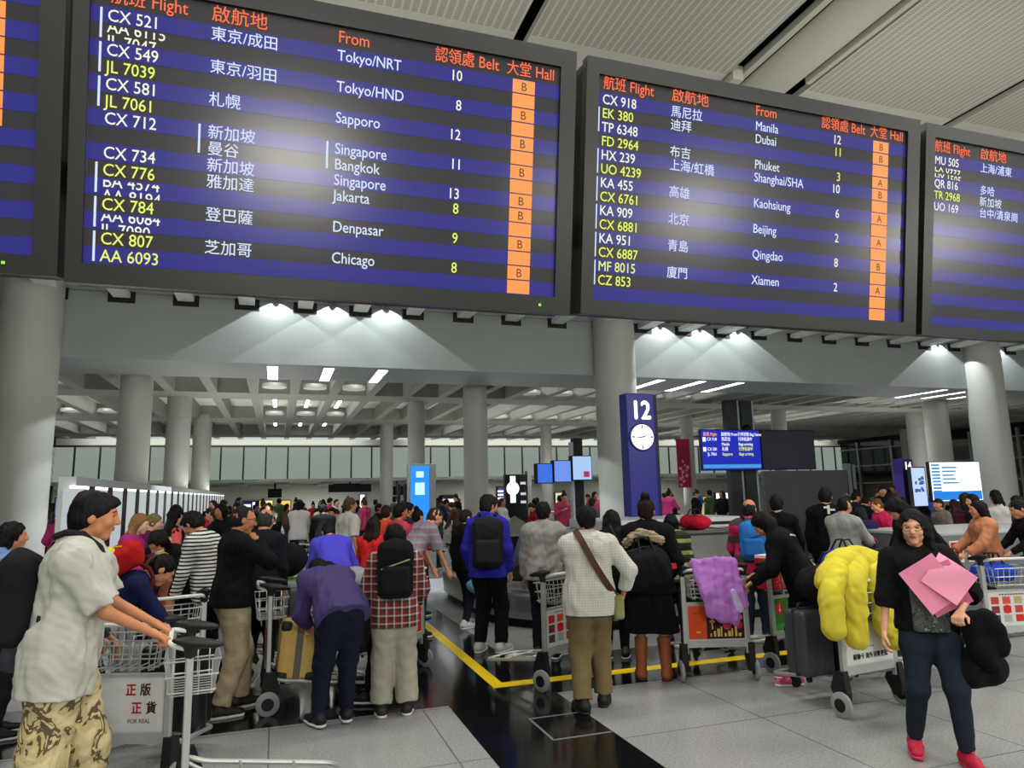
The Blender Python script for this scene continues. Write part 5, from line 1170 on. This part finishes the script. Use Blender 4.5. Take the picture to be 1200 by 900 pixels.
# black jacket profile and blue hoodie
loc = foot(546, 735); H = 1.70; J = pose(hy=8, hp=4, feet=((-.1, .12, 5), (.1, -.1, -5))); person(loc, at_head(545, 598, loc[1])[1], 62, J, 'person in a black jacket and jeans left of the blue hoodie', '0F1012', '1A1E2E', ('short', '191210'), 'C9C9C6', h=.009, fine=True, topk=dict(collar=.045, o=.03), skn='BC8460')
loc = foot(574, 765); J = pose(hy=28, hp=4, R=(.24, .05, .86), L=(-.24, .08, .88), feet=((-.12, .0, 4), (.12, .05, -14)))
U_ = person(loc, at_head(566, 581, loc[1])[1], 40, J, 'person in a blue hoodie and black trousers on the yellow line', '2A2A9A', '0D0D10', ('mop', None), 'B9BAB4', h=.008, fine=True, eyes=True, topk=dict(hood=True, o=.035, so=.03, hem=-.12), pantk=dict(lo_=.03, o=.02), skn='BF8560')
backpack(U_, J, '1E1F22', 'dark backpack worn by the person in the blue hoodie', (.17, .11, .26), '24262A', dz=-.13, tiltz=22)
# grey jacket
loc, H = at_head(636, 589, 7.3); J = pose(L=(-.25, .12, .82), R=(.22, .22, .92)); person(loc, H, 24, J, 'person in a light grey jacket seen from behind left of the shoulder strap', '8F8C88', '16171C', ('short', None), h=.009, topk=dict(o=.04, so=.035, collar=.05, hem=-.08, wr=.004), skn='B88460')
# checked pale shirt with shoulder strap
loc = foot(696, 832); hd = 16
TC_ = trolley(*wheels_px((633, 812), (692, 792)), 'squares', 'luggage trolley with a grid of small pictures beside the khaki trousers')
h2 = loc_pt(loc, 1.62, hd, tpt(TC_, -.02, -.115, 1.03))
J = pose(hp=10, hy=4, L=h2+np.array([-.02, -.05, .03]), R=(.30, .05, .92), eR=(.9, -.5, .0), eL=(-.8, -.4, -.3), feet=((-.10, -.06, 16), (.11, .12, -20)), sh=1.06, fat=1.1)
PALE = check_mat('C9C8BE', 'D6D5CC', 'A9A89E', .022)
W_ = person(loc, 1.62, hd, J, 'person in a pale checked shirt and khaki trousers with a brown shoulder strap', PALE, '6E5F40', ('short', None), '15120E', '1A1612', h=.0075, fine=True, topk=dict(o=.035, so=.03, hem=-.14, wr=.004, sleeve=1.7, collar=.035, open_neck=False), pantk=dict(lo_=.04, o=.025), skn='BC8058')
q = lambda x, y, z: J['che']+J['T2'] @ np.array([x, y, z])
t = empty('shoulder_bag', W_.location, 0); t.rotation_euler = W_.rotation_euler; t.scale = W_.scale; tag(t, 'olive shoulder bag hanging from the brown strap on the pale checked shirt', 'bag')
mb = MB(); pts = [q(-.105, .06, .155), q(-.115, -.02, .182), q(-.10, -.11, .155), q(-.06, -.165, .07), q(.01, -.180, -.07), q(.08, -.185, -.19), q(.16, -.150, -.31), q(.235, -.05, -.40)]
for a, b in zip(pts[:-1], pts[1:]): pass
V, Fc = [], []; sd = J['T2'] @ nrm((.85, 0, .5)); up_ = J['T2'][:, 1]*-1
for i, p in enumerate(pts):
    for s1, s2 in ((-1, 0), (1, 0), (1, 1), (-1, 1)): V.append(p+sd*.028*s1+up_*(.006*s2+.002)*1)
for i in range(len(pts)-1):
    for j in range(4): Fc.append((i*4+j, i*4+(j+1) % 4, i*4+4+(j+1) % 4, i*4+4+j))
mb.add(V, Fc, True); mb.build('strap', mat('4E2E1E', .6), t)
f = Field(q(.235, -.02, -.47)-.25, q(.235, -.02, -.47)+.25, .01); f.box(q(.235, -.02, -.47), (.045, .12, .10), J['T2'].T @ rotz(0), .03, 0); link('bag_body', f.mesh('bag_body'), cloth('8E8C5C'), t)
# dark long hair woman
loc, H = at_head(716, 599, 7.0); J = pose(hp=12); person(loc, H, 26, J, 'person all in black with long black hair left of the hair bun', '0B0B0D', '0D0D10', ('long', None), h=.010, topk=dict(o=.035))
# hair bun, black coat, boots
loc = foot(767, 796); J = pose(hy=10, R=(.20, .10, .95), L=(-.2, .12, .95), feet=((-.12, .0, 10), (.12, 0, -10)))
Y_ = person(loc, 1.66, 28, J, 'person with a hair bun in a long black coat and brown boots', '0C0C0E', '0B0B0D', ('bun', '1A0F0C'), '8A4A26', '4A2A18', h=.009, fine=True, topk=dict(o=.04, so=.03, hem=-.12, flare=.03), pantk=dict(skirt=(.50, .05)), boots=.30, skn='C99474')
f = Field(J['nek']+np.array([-.3, -.3, -.3]), J['nek']+np.array([.3, .2, .2]), .009)
pp = [J['nek']+np.array(v) for v in ((-.21, -.10, -.17), (-.15, -.17, -.11), (-.06, -.20, -.06), (.04, -.20, -.10), (.12, -.16, -.14))]
for a, b in zip(pp[:-1], pp[1:]): f.cone(a, b, .040, .040, .02)
f.wrinkle(.006, 150, 5, (1, 1, 1)); link('fur_trim', f.mesh('fur_trim'), cloth('A8967C', .3, .6), Y_)
t = duffel(tuple(wpt(Y_, 1.66, (-.0, -.22, .86))), .44, .17, 100, '121316', 'black slouchy bag carried behind the hair bun coat', 'handbag', sag=1.15); t.rotation_euler = (0, math.radians(-8), math.radians(-4)); mb = MB(); mb.box((.26, 0, .17), (.03, .03, .025)); mb.build('red_tag', mat('C8202C', .6), t)
mb = MB(); mb.tube([(-.16, .03, .30), (-.2, .10, .50), (-.21, .2, .62), (-.16, .26, .56)], .012, 6); mb.build('shoulder_strap', RUB, t)
loc, H = at_head(786, 604, 7.4); J = pose(); person(loc, H, 30, J, 'person in a dark green banded jacket right of the hair bun', stripe_mat(['2A3222', '8A9A5A', '1C2018'], .16), BLK, ('bob', None), h=.011, topk=dict(o=.045))
# orange panel trolley, mauve jacket on top
TO = trolley(*wheels_px((806, 799), (880, 797)), 'orange', 'luggage trolley with an orange and black panel under the mauve jacket')
def drape(t, name, pts_list, col, label, cat, amp=.006, rad=.05, at=None):
    o = empty(name, tuple(at), 0); o.rotation_euler = t.rotation_euler; tag(o, label, cat); return o
o = drape(TO, 'jacket', None, None, 'mauve pink jacket draped over the orange panel trolley', 'jacket', at=tpt(TO, 0, 0, 0))
f = Field((-.34, -.34, .50), (.38, .24, 1.22), .009); f.cone((-.17, -.06, 1.05), (.17, -.06, 1.06), .060, .058, .05, n=(0, 1, 0), f=.9)
for a, b, r1, r2 in (((-.17, -.10, 1.04), (-.12, -.20, .80), .055, .06), ((-.08, -.11, 1.06), (-.06, -.20, .66), .06, .075), ((.02, -.11, 1.07), (.02, -.20, .62), .055, .075), ((.11, -.11, 1.06), (.11, -.19, .58), .05, .06), ((.17, -.10, 1.04), (.20, -.18, .70), .045, .06)): f.cone(a, b, r1, r2, .02, n=(0, 1, 0), f=1.7)
f.wrinkle(.006, 42, 3, (1, 1, .2)); f.wrinkle(.003, 90, 4, (1, 1, .3)); link('cloth', f.mesh('cloth'), cloth('B274C4', .05, .2), o)
f = Field((.02, -.30, .60), (.3, .0, .86), .010); f.cone((.12, -.20, .82), (.17, -.20, .67), .03, .04, .02, n=(0, 1, 0), f=2); link('lining', f.mesh('lining'), cloth('C9B8E0'), o)
suitcase(tuple(tpt(TO, 0, .34, .22)), (.44, .27, .58), 0, 0, '1B1B1F', 'black suitcase on the orange panel trolley')
# pink and grey striped sweater, blue backpack
loc, H = at_head(877, 586, 7.0); J = pose(hy=14, R=(.2, .3, .95), L=(-.2, .25, .95))
o = person(loc, H, 44, J, 'balding person in a pink and grey banded sweater with a blue backpack', stripe_mat(['C8285E', '4A4248'], .22, 2, [.58, .42], off=.25), '1E2A38', ('bald', '1A1614'), h=.009, topk=dict(o=.035, so=.03), skn='C08058')
backpack(o, J, '2E74C0', 'blue backpack on the pink and grey banded sweater', (.15, .11, .22), '2A68B0', '12203A', dz=-.10, dy=.02, strap='14161C', tiltz=10)
# black sweater seen from the back
loc, H = at_head(909, 581, 7.5); J = pose(hy=8, L=(-.22, .2, .9), R=(.25, .15, .9)); person(loc, H, 42, J, 'person in a plain black sweater seen from behind right of the banded sweater', '08080A', '101014', ('short', None), h=.009, topk=dict(o=.03), skn='C89470')
# green panel trolley with red gift boxes
TGr = trolley(*wheels_px((900, 790), (962, 775)), 'green', 'luggage trolley with a green panel in front of the plain black sweater')
t = empty('gift_bag', tuple(tpt(TGr, -.10, .06, .76))); t.rotation_euler = TGr.rotation_euler; tag(t, 'glossy red gift bag on top of the green panel trolley', 'bag')
mb = MB(); mb.bb((-.17, -.10, 0), (.17, .12, .30), .012); mb.build('body', mat('C81828', .25), t); mb = MB(); mb.bb((-.165, -.095, .295), (.165, .115, .325)); mb.build('tissue', mat('EDE6DE', .8), t)
mb = MB(); mb.tube([(-.08, -.10, .29), (-.07, -.10, .38), (.07, -.10, .38), (.08, -.10, .29)], .006, 6); mb.build('cord_handle', mat('C8A860', .5), t)
mb = MB(); patch(mb, -.05, .0, .08, .16, -.102); patch(mb, .03, .05, .06, .2, -.102); mb.build('printed_mark', mat('E8C8A0', .4), t)
# woman in black leaning on the next trolley, pink sneakers
loc = foot(942, 801); J = pose(lean=26, hp=22, hy=-6, L=(-.22, .35, .95), R=(.1, .42, .98), feet=((-.10, .06, 40), (.12, .10, 20)))
PNK = mat('D05A86', .6)
o = person(loc, 1.60, -38, J, 'person in black with white piping and pink sneakers leaning over the green panel trolley', '0C0C0E', '0C0C10', ('long', '0E0A0A'), PNK, 'E4E0DC', h=.009, fine=True, topk=dict(o=.035, so=.03), pantk=dict(lo_=.004, o=.008))
mb = MB(); q = lambda x, y, z: J['nek']+J['T2'] @ np.array([x, y, z])
mb.tube([q(-.17, -.085, -.10), q(-.05, -.125, -.08), q(.08, -.125, -.10), q(.19, -.09, -.16)], .008, 6); mb.build('piping', mat('DCDCDC', .7), o)
# black hoodie with white print
loc, H = at_head(966, 572, 7.6); J = pose(hp=2); o = person(loc, H, 46, J, 'person in a black hoodie with white print and an undercut hairstyle', '09090B', '101014', ('short', None), h=.009, topk=dict(o=.035, hem=-.12), skn='C89878')
mb = MB()
for (x0, x1, z0, z1) in ((.02, .05, .05, .16), (.05, .11, .09, .115), (-.02, .02, .12, .145), (.0, .03, -.14, -.05), (.03, .13, -.10, -.075), (.02, .09, -.20, -.18)):
    V = [J['che']+J['T2'] @ np.array([x, -.139, z]) for x, z in ((x0, z0), (x1, z0), (x1, z1), (x0, z1))]; V2 = [v+J['T2'] @ np.array([0, .03, 0]) for v in V]
    mb.add(V+V2, [(0, 1, 2, 3), (7, 6, 5, 4), (0, 4, 5, 1), (1, 5, 6, 2), (2, 6, 7, 3), (3, 7, 4, 0)])
mb.build('printed_mark', mat('E4E4E2', .8), o)
# grey shirt with phone
loc, H = at_head(986, 583, 7.0); J = pose(hp=20, R=(.10, .36, 1.12), L=(-.08, .30, 1.08), eR=(.7, -.2, -.7), curl=(.8, 1.0)); o = person(loc, H, 78, J, 'person in a pale grey shirt looking down at a pink phone', '9A9A96', '2A2A30', ('crop', None), h=.008, fine=True, topk=dict(o=.035, hem=-.13, collar=.03), skn='C08660')
w = wpt(o, H, J['wR']+np.array([-.03, .12, .03])); t = empty('mobile_phone', tuple(w), o.rotation_euler[2]); t.rotation_euler = (math.radians(-35), 0, o.rotation_euler[2]); mb = MB(); mb.bb((-.036, -.07, -.006), (.036, .07, .006), .004); mb.build('case', mat('C84A78', .4), t); mb = MB(); mb.bb((-.031, -.062, .0055), (.031, .062, .0065)); mb.build('display', mat('9ABCE0', emit=.5, key='ph'), t); tag(t, 'pink mobile phone held by the person in the pale grey shirt', 'phone')
# behind
loc, H = at_head(1014, 597, 8.6); J = pose(lean=14, hp=10); person(loc, H*1.03, 10, J, 'person in dark purple with grey-black hair right of the pale grey shirt', '241A44', BLK, ('bob', '14161A'), h=.011)
loc, H = at_head(1034, 584, 9.2); J = pose(lean=10, hp=10, hy=10); person(loc, H, -80, J, 'person in a hot pink top with brown hair by the steel counter', 'C8285A', '26262C', ('short', '5A3A20'), h=.011, skn='E0A070')
# white panel trolley with yellow puffer jacket
TW = trolley(*wheels_px((987, 842), (1060, 826)), 'card', 'luggage trolley with a white panel under the yellow puffer jacket')
suitcase(tuple(tpt(TW, -.20, .40, .22)), (.30, .24, .52), 0, 0, '3A3C3E', 'dark grey ribbed suitcase on the white panel trolley'); duffel(tuple(tpt(TW, .06, .30, .78)), .62, .2, 0, '131416', 'black leather-like bag piled on the white panel trolley'); suitcase(tuple(tpt(TW, .09, .36, .22)), (.26, .26, .5), 0, 0, '1A1B1E', 'plain black suitcase on the white panel trolley')
o = drape(TW, 'puffer_jacket', None, None, 'yellow puffer jacket draped over the handle of the white panel trolley', 'jacket', at=tpt(TW, 0, 0, 0))
def puff(f, pts, r, n, k=.01):
    P_ = round_path(pts, .12, 6); L = [0]
    for a, b in zip(P_[:-1], P_[1:]): L.append(L[-1]+(b-a).length)
    for i in range(n):
        s = (i+.5)/n*L[-1]; j = max(0, min(len(P_)-2, next((q for q in range(len(L)-1) if L[q+1] >= s), len(P_)-2))); u = (s-L[j])/max(L[j+1]-L[j], 1e-6); c = np.array(P_[j]*(1-u)+P_[j+1]*u); d = nrm(np.array(P_[j+1]-P_[j])); e = L[-1]/n*.36
        f.cone(c-d*e*.6, c+d*e*.6, r, r, k)
YEL_ = cloth('CDBF3C', .06, .15)
f = Field((-.60, -.36, .30), (.50, .40, 1.32), .011)
puff(f, [(-.10, .05, 1.12), (.0, .04, 1.16), (.22, .0, 1.10)], .09, 4, .03); puff(f, [(-.36, .02, 1.0), (-.16, .06, 1.15), (.05, .04, 1.16), (.2, .02, 1.10)], .105, 6, .03)
f.wrinkle(.004, 45, 2); link('body', f.mesh('body'), YEL_, o)
f = Field((-.60, -.36, .40), (.50, .40, 1.32), .011); puff(f, [(-.26, .0, 1.09), (-.43, -.06, .95), (-.44, -.08, .66)], .090, 6); f.wrinkle(.004, 45, 3); link('sleeve', f.mesh('sleeve'), YEL_, o)
f = Field((-.60, -.36, .30), (.50, .40, 1.32), .011); puff(f, [(-.06, -.02, 1.12), (-.24, -.13, .98), (-.30, -.15, .58)], .088, 7); f.wrinkle(.004, 45, 4); link('sleeve', f.mesh('sleeve'), YEL_, o)
f = Field((-.05, -.40, .36), (.50, .30, 1.2), .011)
for x, z0, z1, r in ((.04, 1.08, .62, .085), (.14, 1.09, .52, .095), (.23, 1.06, .60, .080)): puff(f, [(x, -.04, z0), (x+.015, -.12, (z0+z1)/2), (x+.01, -.13, z1)], r, 4, .045)
f.wrinkle(.004, 40, 6); link('hood', f.mesh('hood'), YEL_, o)
mb = MB(); mb.tube([(.02, -.135, .92), (.15, -.19, .905), (.30, -.18, .90), (.37, -.10, .91)], .006, 6); mb.build('seam_cord', mat('4A3A10', .6), o)
# dark hooded person leaning behind the woman with pink sheets
loc, H = at_head(1070, 586, 6.0); J = pose(lean=30, hp=14, L=(-.25, .35, .8), R=(.2, .35, .8)); person((loc[0]+.1, 6.0), 1.70, -74, J, 'person all in black with a pink collar leaning behind the glasses wearer', '0B0B0D', BLK, ('flow', None), h=.010, topk=dict(o=.05, collar=.0))
p = at_z(1030, 762); TBk = trolley(p[0], p[1], -30, 'grey', 'luggage trolley with a blue and black bag behind the yellow puffer jacket'); duffel(tuple(tpt(TBk, -.05, .25, .75)), .55, .2, -20, '1B3FB8', 'blue bag on a trolley left of the glasses wearer'); duffel(tuple(tpt(TBk, 0, .35, .22)), .6, .24, -20, '101114', 'black bag low on the trolley with the blue bag')
# woman with pink sheets
loc = foot(1104, 890); H = 1.56; hd = 216
J = pose(hy=14, hp=2, side=3, R=(.30, .08, .84), eR=(.8, -.6, -.1), L=(-.16, .24, 1.04), eL=(-.8, -.4, -.5), feet=((-.14, .10, 10), (.14, -.10, -8, .01)), curl=(1.0, .5))
X_ = person(loc, H, hd, J, 'person in glasses with long black hair striding forward with pink sheets', '0D0D0F', '1E2630', ('flow', None), mat('B01C3A', .6), 'C83A58', h=.0075, fine=True, eyes=True, topk=dict(o=.018, so=.035, sleeve=1.25, hem=-.05), pantk=dict(lo_=.014, o=.014), skn='D09A78')
tag(glasses(X_, J, '6A5A50'), 'thin rimmed glasses on the person with pink sheets', 'glasses')
f = Field(J['pel']+np.array([-.22, -.06, -.08]), J['che']+np.array([.22, .24, .16]), .010)
torso(f, J, .036, .055); f.cone(J['pel']+np.array([-.07, 0, .04]), J['pel']+np.array([-.07, 0, -.1]), .145, .15, .06); f.cone(J['pel']+np.array([.07, 0, .04]), J['pel']+np.array([.07, 0, -.1]), .145, .15, .06); f.plane(J['pel']+np.array([0, .03, 0]), (0, -1, 0)); f.plane(J['pel']+np.array([0, 0, -.05]), (0, 0, -1)); f.plane(J['nek']+np.array([0, 0, -.14]), (0, .2, 1)); f.plane(J['pel']+np.array([-.115, 0, 0]), (-1, 0, 0)); f.plane(J['pel']+np.array([.115, 0, 0]), (1, 0, 0)); link('shirt_front', f.mesh('shirt_front'), camo_mat(['3A4038', '4A5048', '2A2E2A', '7A7E72', '585C54'], 16), X_)
wp = wpt(X_, H, J['che']+np.array([-.02, .20, -.02])); 
def sheet(p, w, h, rz, tilt, roll, col, label, curlx=.0, n=8):
    t = empty('paper_sheet', tuple(p)); t.rotation_euler = (math.radians(tilt), math.radians(roll), rz); tag(t, label, 'paper', 'pink sheets in her hand')
    V, Fc = [], []
    for s_ in (0, 1):
        for i in range(n+1):
            for j in range(n+1):
                x = (i/n-.5)*w; z = (j/n-.5)*h; y = .010*math.sin(3*i/n+2*j/n)-curlx*(max(0, i/n+j/n-1.15))**2+s_*.0015; V.append((x, y, z))
    N_ = (n+1)**2
    for i in range(n):
        for j in range(n):
            a = i*(n+1)+j; Fc += [(a, a+n+1, a+n+2, a+1), (N_+a, N_+a+1, N_+a+n+2, N_+a+n+1)]
    for i in range(n): 
        for a, b in ((i, i+1), (n*(n+1)+i+1, n*(n+1)+i), ((i+1)*(n+1), i*(n+1)), (i*(n+1)+n, (i+1)*(n+1)+n)): Fc.append((a, b, N_+b, N_+a))
    mb = MB(); mb.add(V, Fc, True); sh_ = mb.build('page', mat(col, .8), t); mb = MB()
    for k in range(7): z = h*.32-k*h*.09; patch(mb, -w*.36, w*(.2+.16*((k*7) % 3)/2), z, z+.004, -.014)
    return t
for k, (dx, dz, rl, w, h, col, lab, cu) in enumerate(((-.03, -.03, -26, .24, .30, 'D4708C', 'rear pink paper sheet sticking out low behind the others', .0), (.035, .0, -34, .24, .31, 'E68AA6', 'wide front pink paper sheet with its upper corner to the left', .0), (-.07, .035, -52, .22, .24, 'F09AB4', 'pink paper sheet folded over the others by her hand', -.10))):
    c = wpt(X_, H, J['che']+np.array([dx-.06, .20+.018*k, dz-.10])); sheet(c, w, h, X_.rotation_euler[2]+math.pi, 8-4*k, rl, col, lab, cu)
# black coat and bag on her arm
c = wpt(X_, H, J['wL']+np.array([-.13, -.04, -.05])); t = empty('black_coat', tuple(c), X_.rotation_euler[2]); tag(t, 'black coat hanging over the arm holding the pink sheets', 'coat')
f = Field((-.25, -.2, -.55), (.25, .2, .12), .012)
for a, b, r1, r2 in (((.05, 0, .03), (.05, .02, -.20), .045, .06), ((-.02, 0, .03), (-.03, 0, -.27), .045, .06), ((-.07, .0, .0), (-.09, 0, -.2), .035, .04)): f.cone(a, b, r1, r2, .05, n=(0, 1, 0), f=1.2)
f.wrinkle(.010, 26, 8, (1, 1, .3)); link('cloth', f.mesh('cloth'), cloth('0B0B0D'), t)
t2 = duffel(tuple(c+np.array([.06, .10, -.44])), .27, .095, 30, '131315', 'black shoulder bag hanging beside the black coat', 'shoulder_bag', sag=1.2); mb = MB(); mb.tube([(-.12, 0, .24), (-.06, 0, .45), (.02, 0, .47), (.10, 0, .24)], .010, 6); mb.build('shoulder_strap', RUB, t2)
# right edge
loc, H = at_head(1150, 588, 6.6); J = pose(hy=6, lean=4, L=(-.2, .35, 1.0), R=(.18, .36, 1.0)); person(loc, H, -62, J, 'person in a peach sweater with long black hair at the right', 'C07E5C', '16171C', ('long', '120A0A'), h=.010, topk=dict(o=.04, so=.035))
p = at_z(1150, 800); TR1 = trolley(p[0]-.25, p[1]+.25, -70, 'grey', 'luggage trolley below the peach sweater'); duffel(tuple(tpt(TR1, 0, .3, .72)), .6, .16, 20, '141518', 'flat black bag on the trolley below the peach sweater'); suitcase(tuple(tpt(TR1, 0, .4, .22)), (.42, .26, .5), 0, 0, '202226', 'black suitcase on the trolley below the peach sweater')
p = at_z(1196, 778); TR2 = trolley(p[0], p[1], 12, 'squares', 'luggage trolley with picture squares at the right edge')
loc, H = at_head(1207, 588, 6.2); J = pose(lean=16, hp=6, L=(-.16, .42, 1.0), R=(.16, .42, 1.0), curl=GRIP); person(loc, H*1.03, -66, J, 'person in black with a raised hand cut by the right edge', '0D0D10', '101218', ('short', None), h=.010, fine=True, topk=dict(o=.035))
duffel(tuple(tpt(TR2, 0, .2, .74)), .4, .13, 12, '2446B0', 'small blue bag on the trolley with picture squares at the right edge')
for (px, py, Y, hd, lab, top, hair) in ((1193, 582, 8.2, -40, 'person in a brown fur-collared coat at the right edge', '5A4636', ('bob', None)), (1140, 580, 8.8, -70, 'person in dark clothes behind the peach sweater', '1C1C26', ('long', None)), (1100, 585, 9.8, -80, 'person in a grey vest facing left behind the steel counter', '6E6A66', ('short', '1A1412')), (1118, 586, 10.2, 20, 'person with long maroon hair behind the steel counter', '3A1420', ('long', '2A0E12')), (1168, 580, 9.2, 30, 'person in a pale shirt behind the peach sweater', 'B8B6B2', ('short', None))):
    loc, H = at_head(px, py, Y); J = pose(hp=6); person(loc, H, hd, J, lab, top, BLK, hair, h=.013)
# on the carousel
suitcase((3.30, 9.35, .66), (.46, .26, .66), 40, -80, '1E2022', 'black suitcase lying on the carousel belt right of the blue hoodie')
suitcase((3.80, 8.95, .62), (.42, .24, .58), 70, -84, '2A2C2E', 'dark suitcase lying flat on the carousel belt by the grey jacket')
p = at_y(603, 606, 10.9); t = empty('steel_cone', (p[0], 10.9, 1.09)); mb = MB(); mb.add([(-.38, -.4, 0), (.38, -.4, 0), (.38, .4, 0), (-.38, .4, 0), (0, 0, .30)], [(0, 1, 4), (1, 2, 4), (2, 3, 4), (3, 0, 4), (3, 2, 1, 0)]); mb.build('pyramid', STEEL, t); mb = MB(); mb.bb((-.40, -.42, 0), (.40, .42, .015)); mb.build('base_plate', STEELD, t); tag(t, 'small steel pyramid on the near end of the carousel island', 'steel pyramid')
p = at_y(833, 612, 9.75); t = duffel((p[0], 10.2, 1.09), .62, .16, 90, 'B8182E', 'red bag lying on the carousel island behind the hair bun', sag=.75)
# ================================================================ the crowd in the far hall
random.seed(11)
NAMES = {'black': ['0E0E11', '141418', '1A1A1E'], 'grey': ['6A6C70', '55575C', '8A8C90'], 'white': ['C8C8C4', 'D6D4CE'], 'navy': ['1A2040', '202850'], 'red': ['A8222A', 'B83030'], 'pink': ['C0486E', 'C83C80'], 'blue': ['2C3E9A', '3A60A8'], 'brown': ['5A4030', '6A503C'], 'green': ['2E4A34', '48603A']}
WTS = ['black']*7+['grey']*3+['white']*3+['navy']*3+['red']*2+['pink']*2+['blue']*2+['brown']*2+['green']
protos = []
for i, (k, hr) in enumerate(((dict(), 'short'), (dict(hy=30, R=(.2, .3, 1.0), L=(-.2, .28, 1.0)), 'long'), (dict(lean=26, hp=10, L=(-.2, .45, .7), R=(.2, .4, .75)), 'short'), (dict(hy=-35, hp=12, feet=((-.1, .15, 5), (.1, -.15, -5))), 'mop'), (dict(lean=8, L=(-.15, .4, .95), R=(.15, .4, .95)), 'bob'), (dict(R=(.1, .25, 1.25), hp=14), 'bun'))):
    protos.append((k, hr))
SPOTS = []; taken = [(o_.location.x, o_.location.y) for o_ in COL.objects if o_.get('category') == 'person']
BOXES = ((2.3, 9.9, 7.9, 13.9), (13.2, 26.4, 8.2, 13.8), (5.2, 22.4, 21.2, 26.4), (XP-.5, XP+.4, 8, 31), (1.6, 3.2, 14.3, 15.9), (5.2, 7.0, 18.4, 19.6), (5.6, 8.6, 15.3, 17), (11.5, 16.5, 17.3, 19), (8.5, 12, 7.2, 9.6), (13.5, 20, 13, 15.2))
COLS = [(c.location.x, c.location.y) for c in COL.objects if c.name.startswith('column')]
# a few loaded trolleys among them
for i, (px, Y, hd, col, lab) in enumerate(((262, 10.6, 30, '26282C', 'in the crowd behind the dark navy sweater'), (312, 13.6, -20, '8A8C90', 'deep in the left crowd'), (366, 12.0, 60, 'B8C0C4', 'behind the violet sweater'), (445, 14.0, 10, '3A3C40', 'behind the pink T-shirt'), (1185, 11.6, -60, '2C2E34', 'behind the fur-collared coat'))):
    X = at_y(px, 640, Y)[0]; BOXES += ((X-.8, X+.8, Y-.8, Y+.9),); t = trolley(X, Y, hd, 'grey', 'loaded luggage trolley '+lab); duffel(tuple(tpt(t, 0, .35, .22)), .6, .26, hd, col, 'bulky bag on the trolley '+lab); duffel(tuple(tpt(t, 0, .3, .66)), .5, .18, hd+20, random.choice(['C8D0D4', '22242A', '6A7480']), 'upper bag on the trolley '+lab)

CPOS = [(CC[0], 14.72), (CL[0], 14.72), (CR[0], 14.72), (-3.02, 17.2), (-2.53, 20.4), (-2.42, 25.5), (4.89, 17.5), (3.86, 20.3), (4.01, 27.2), (10.66, 27.2), (15.04, 23.4), (16.92, 20.4), (23.85, 20.8), (20.93, 17.5), (29.75, 26.7)]
def zone(n, px0, px1, y0, y1, phrase):
    k = 0
    for _ in range(n*40):
        if k >= n: break
        Y = random.uniform(y0**.5, y1**.5)**2; px = random.uniform(px0, px1); X = at_y(px, 592, Y)[0]
        if any(a < X < b and c < Y < d for a, b, c, d in BOXES) or any((X-a)**2+(Y-b)**2 < .8 for a, b in CPOS) or any((X-a)**2+(Y-b)**2 < .34 for a, b in taken): continue
        taken.append((X, Y)); SPOTS.append((px, X, Y, phrase)); k += 1
zone(34, 205, 330, 11, 31, 'in the far crowd left of the white T-shirt')
zone(32, 330, 475, 12, 31, 'in the far crowd left of the blue pillar')
zone(16, 510, 640, 15.5, 31, 'beyond the carousel left of the three screens')
zone(7, 645, 700, 16, 30, 'in the gap under the three screens')
zone(10, 775, 850, 16, 31, 'in the far hall below the crimson banner')
zone(22, 1000, 1200, 9.6, 17, 'in the crowd below the bright screens')
zone(7, 30, 84, 12, 24, 'between left column and lit partition')
made = {}; ORD = ['first', 'second', 'third', 'fourth', 'fifth', 'sixth', 'seventh', 'eighth', 'ninth', 'tenth', 'eleventh', 'twelfth', 'thirteenth', 'fourteenth', 'fifteenth']
SPOTS.sort(); rec = []
for px, X, Y, ph in SPOTS: rec.append((px, X, Y, ph, random.choice(WTS), random.randrange(len(protos))))
cnt = {}
for r_ in rec: cnt[(r_[3], r_[4])] = cnt.get((r_[3], r_[4]), 0)+1
run = {}
def over(o, m):
    for sl in o.material_slots: sl.link = 'OBJECT'; sl.material = m
for px, X, Y, ph, cn, pi in rec:
    run[(ph, cn)] = run.get((ph, cn), 0)+1; q = run[(ph, cn)]
    lab = ('person in %s %s' % (cn, ph)) if cnt[(ph, cn)] == 1 else '%s from left of persons in %s %s' % (ORD[min(q, 15)-1], cn, ph)
    k, hr = protos[pi]
    if pi not in made:
        J = pose(**k); o = person((X, Y), 1.66, 0, J, lab, '222222', '1A1A20', (hr, None), h=.019, face=True, group='far crowd'); made[pi] = o
    else: o = copy_tree(made[pi])
    H = random.uniform(1.52, 1.76) if random.random() > .12 else random.uniform(1.1, 1.35); s = H/1.70
    o.location = (X, Y, 0); o.scale = (s, s, s); o.rotation_euler = (0, 0, random.uniform(-3.1, 3.1)); tag(o, lab, 'person', 'far crowd')
    over(o, skin(random.choice(['C98A66', 'D8A888', 'B87A58'])))
    for c in o.children:
        n = c.name.split('.')[0]
        if n == 'top': over(c, cloth(random.choice(NAMES[cn]), .07, 0))
        elif n == 'trousers': over(c, cloth(random.choice(['15161C', '22242E', '1E2436', '4A4640', '303238']), .07, 0))
        elif n == 'hair': over(c, random.choice([HAIR, HAIR, HAIR, hair_mat('3A2818')]))
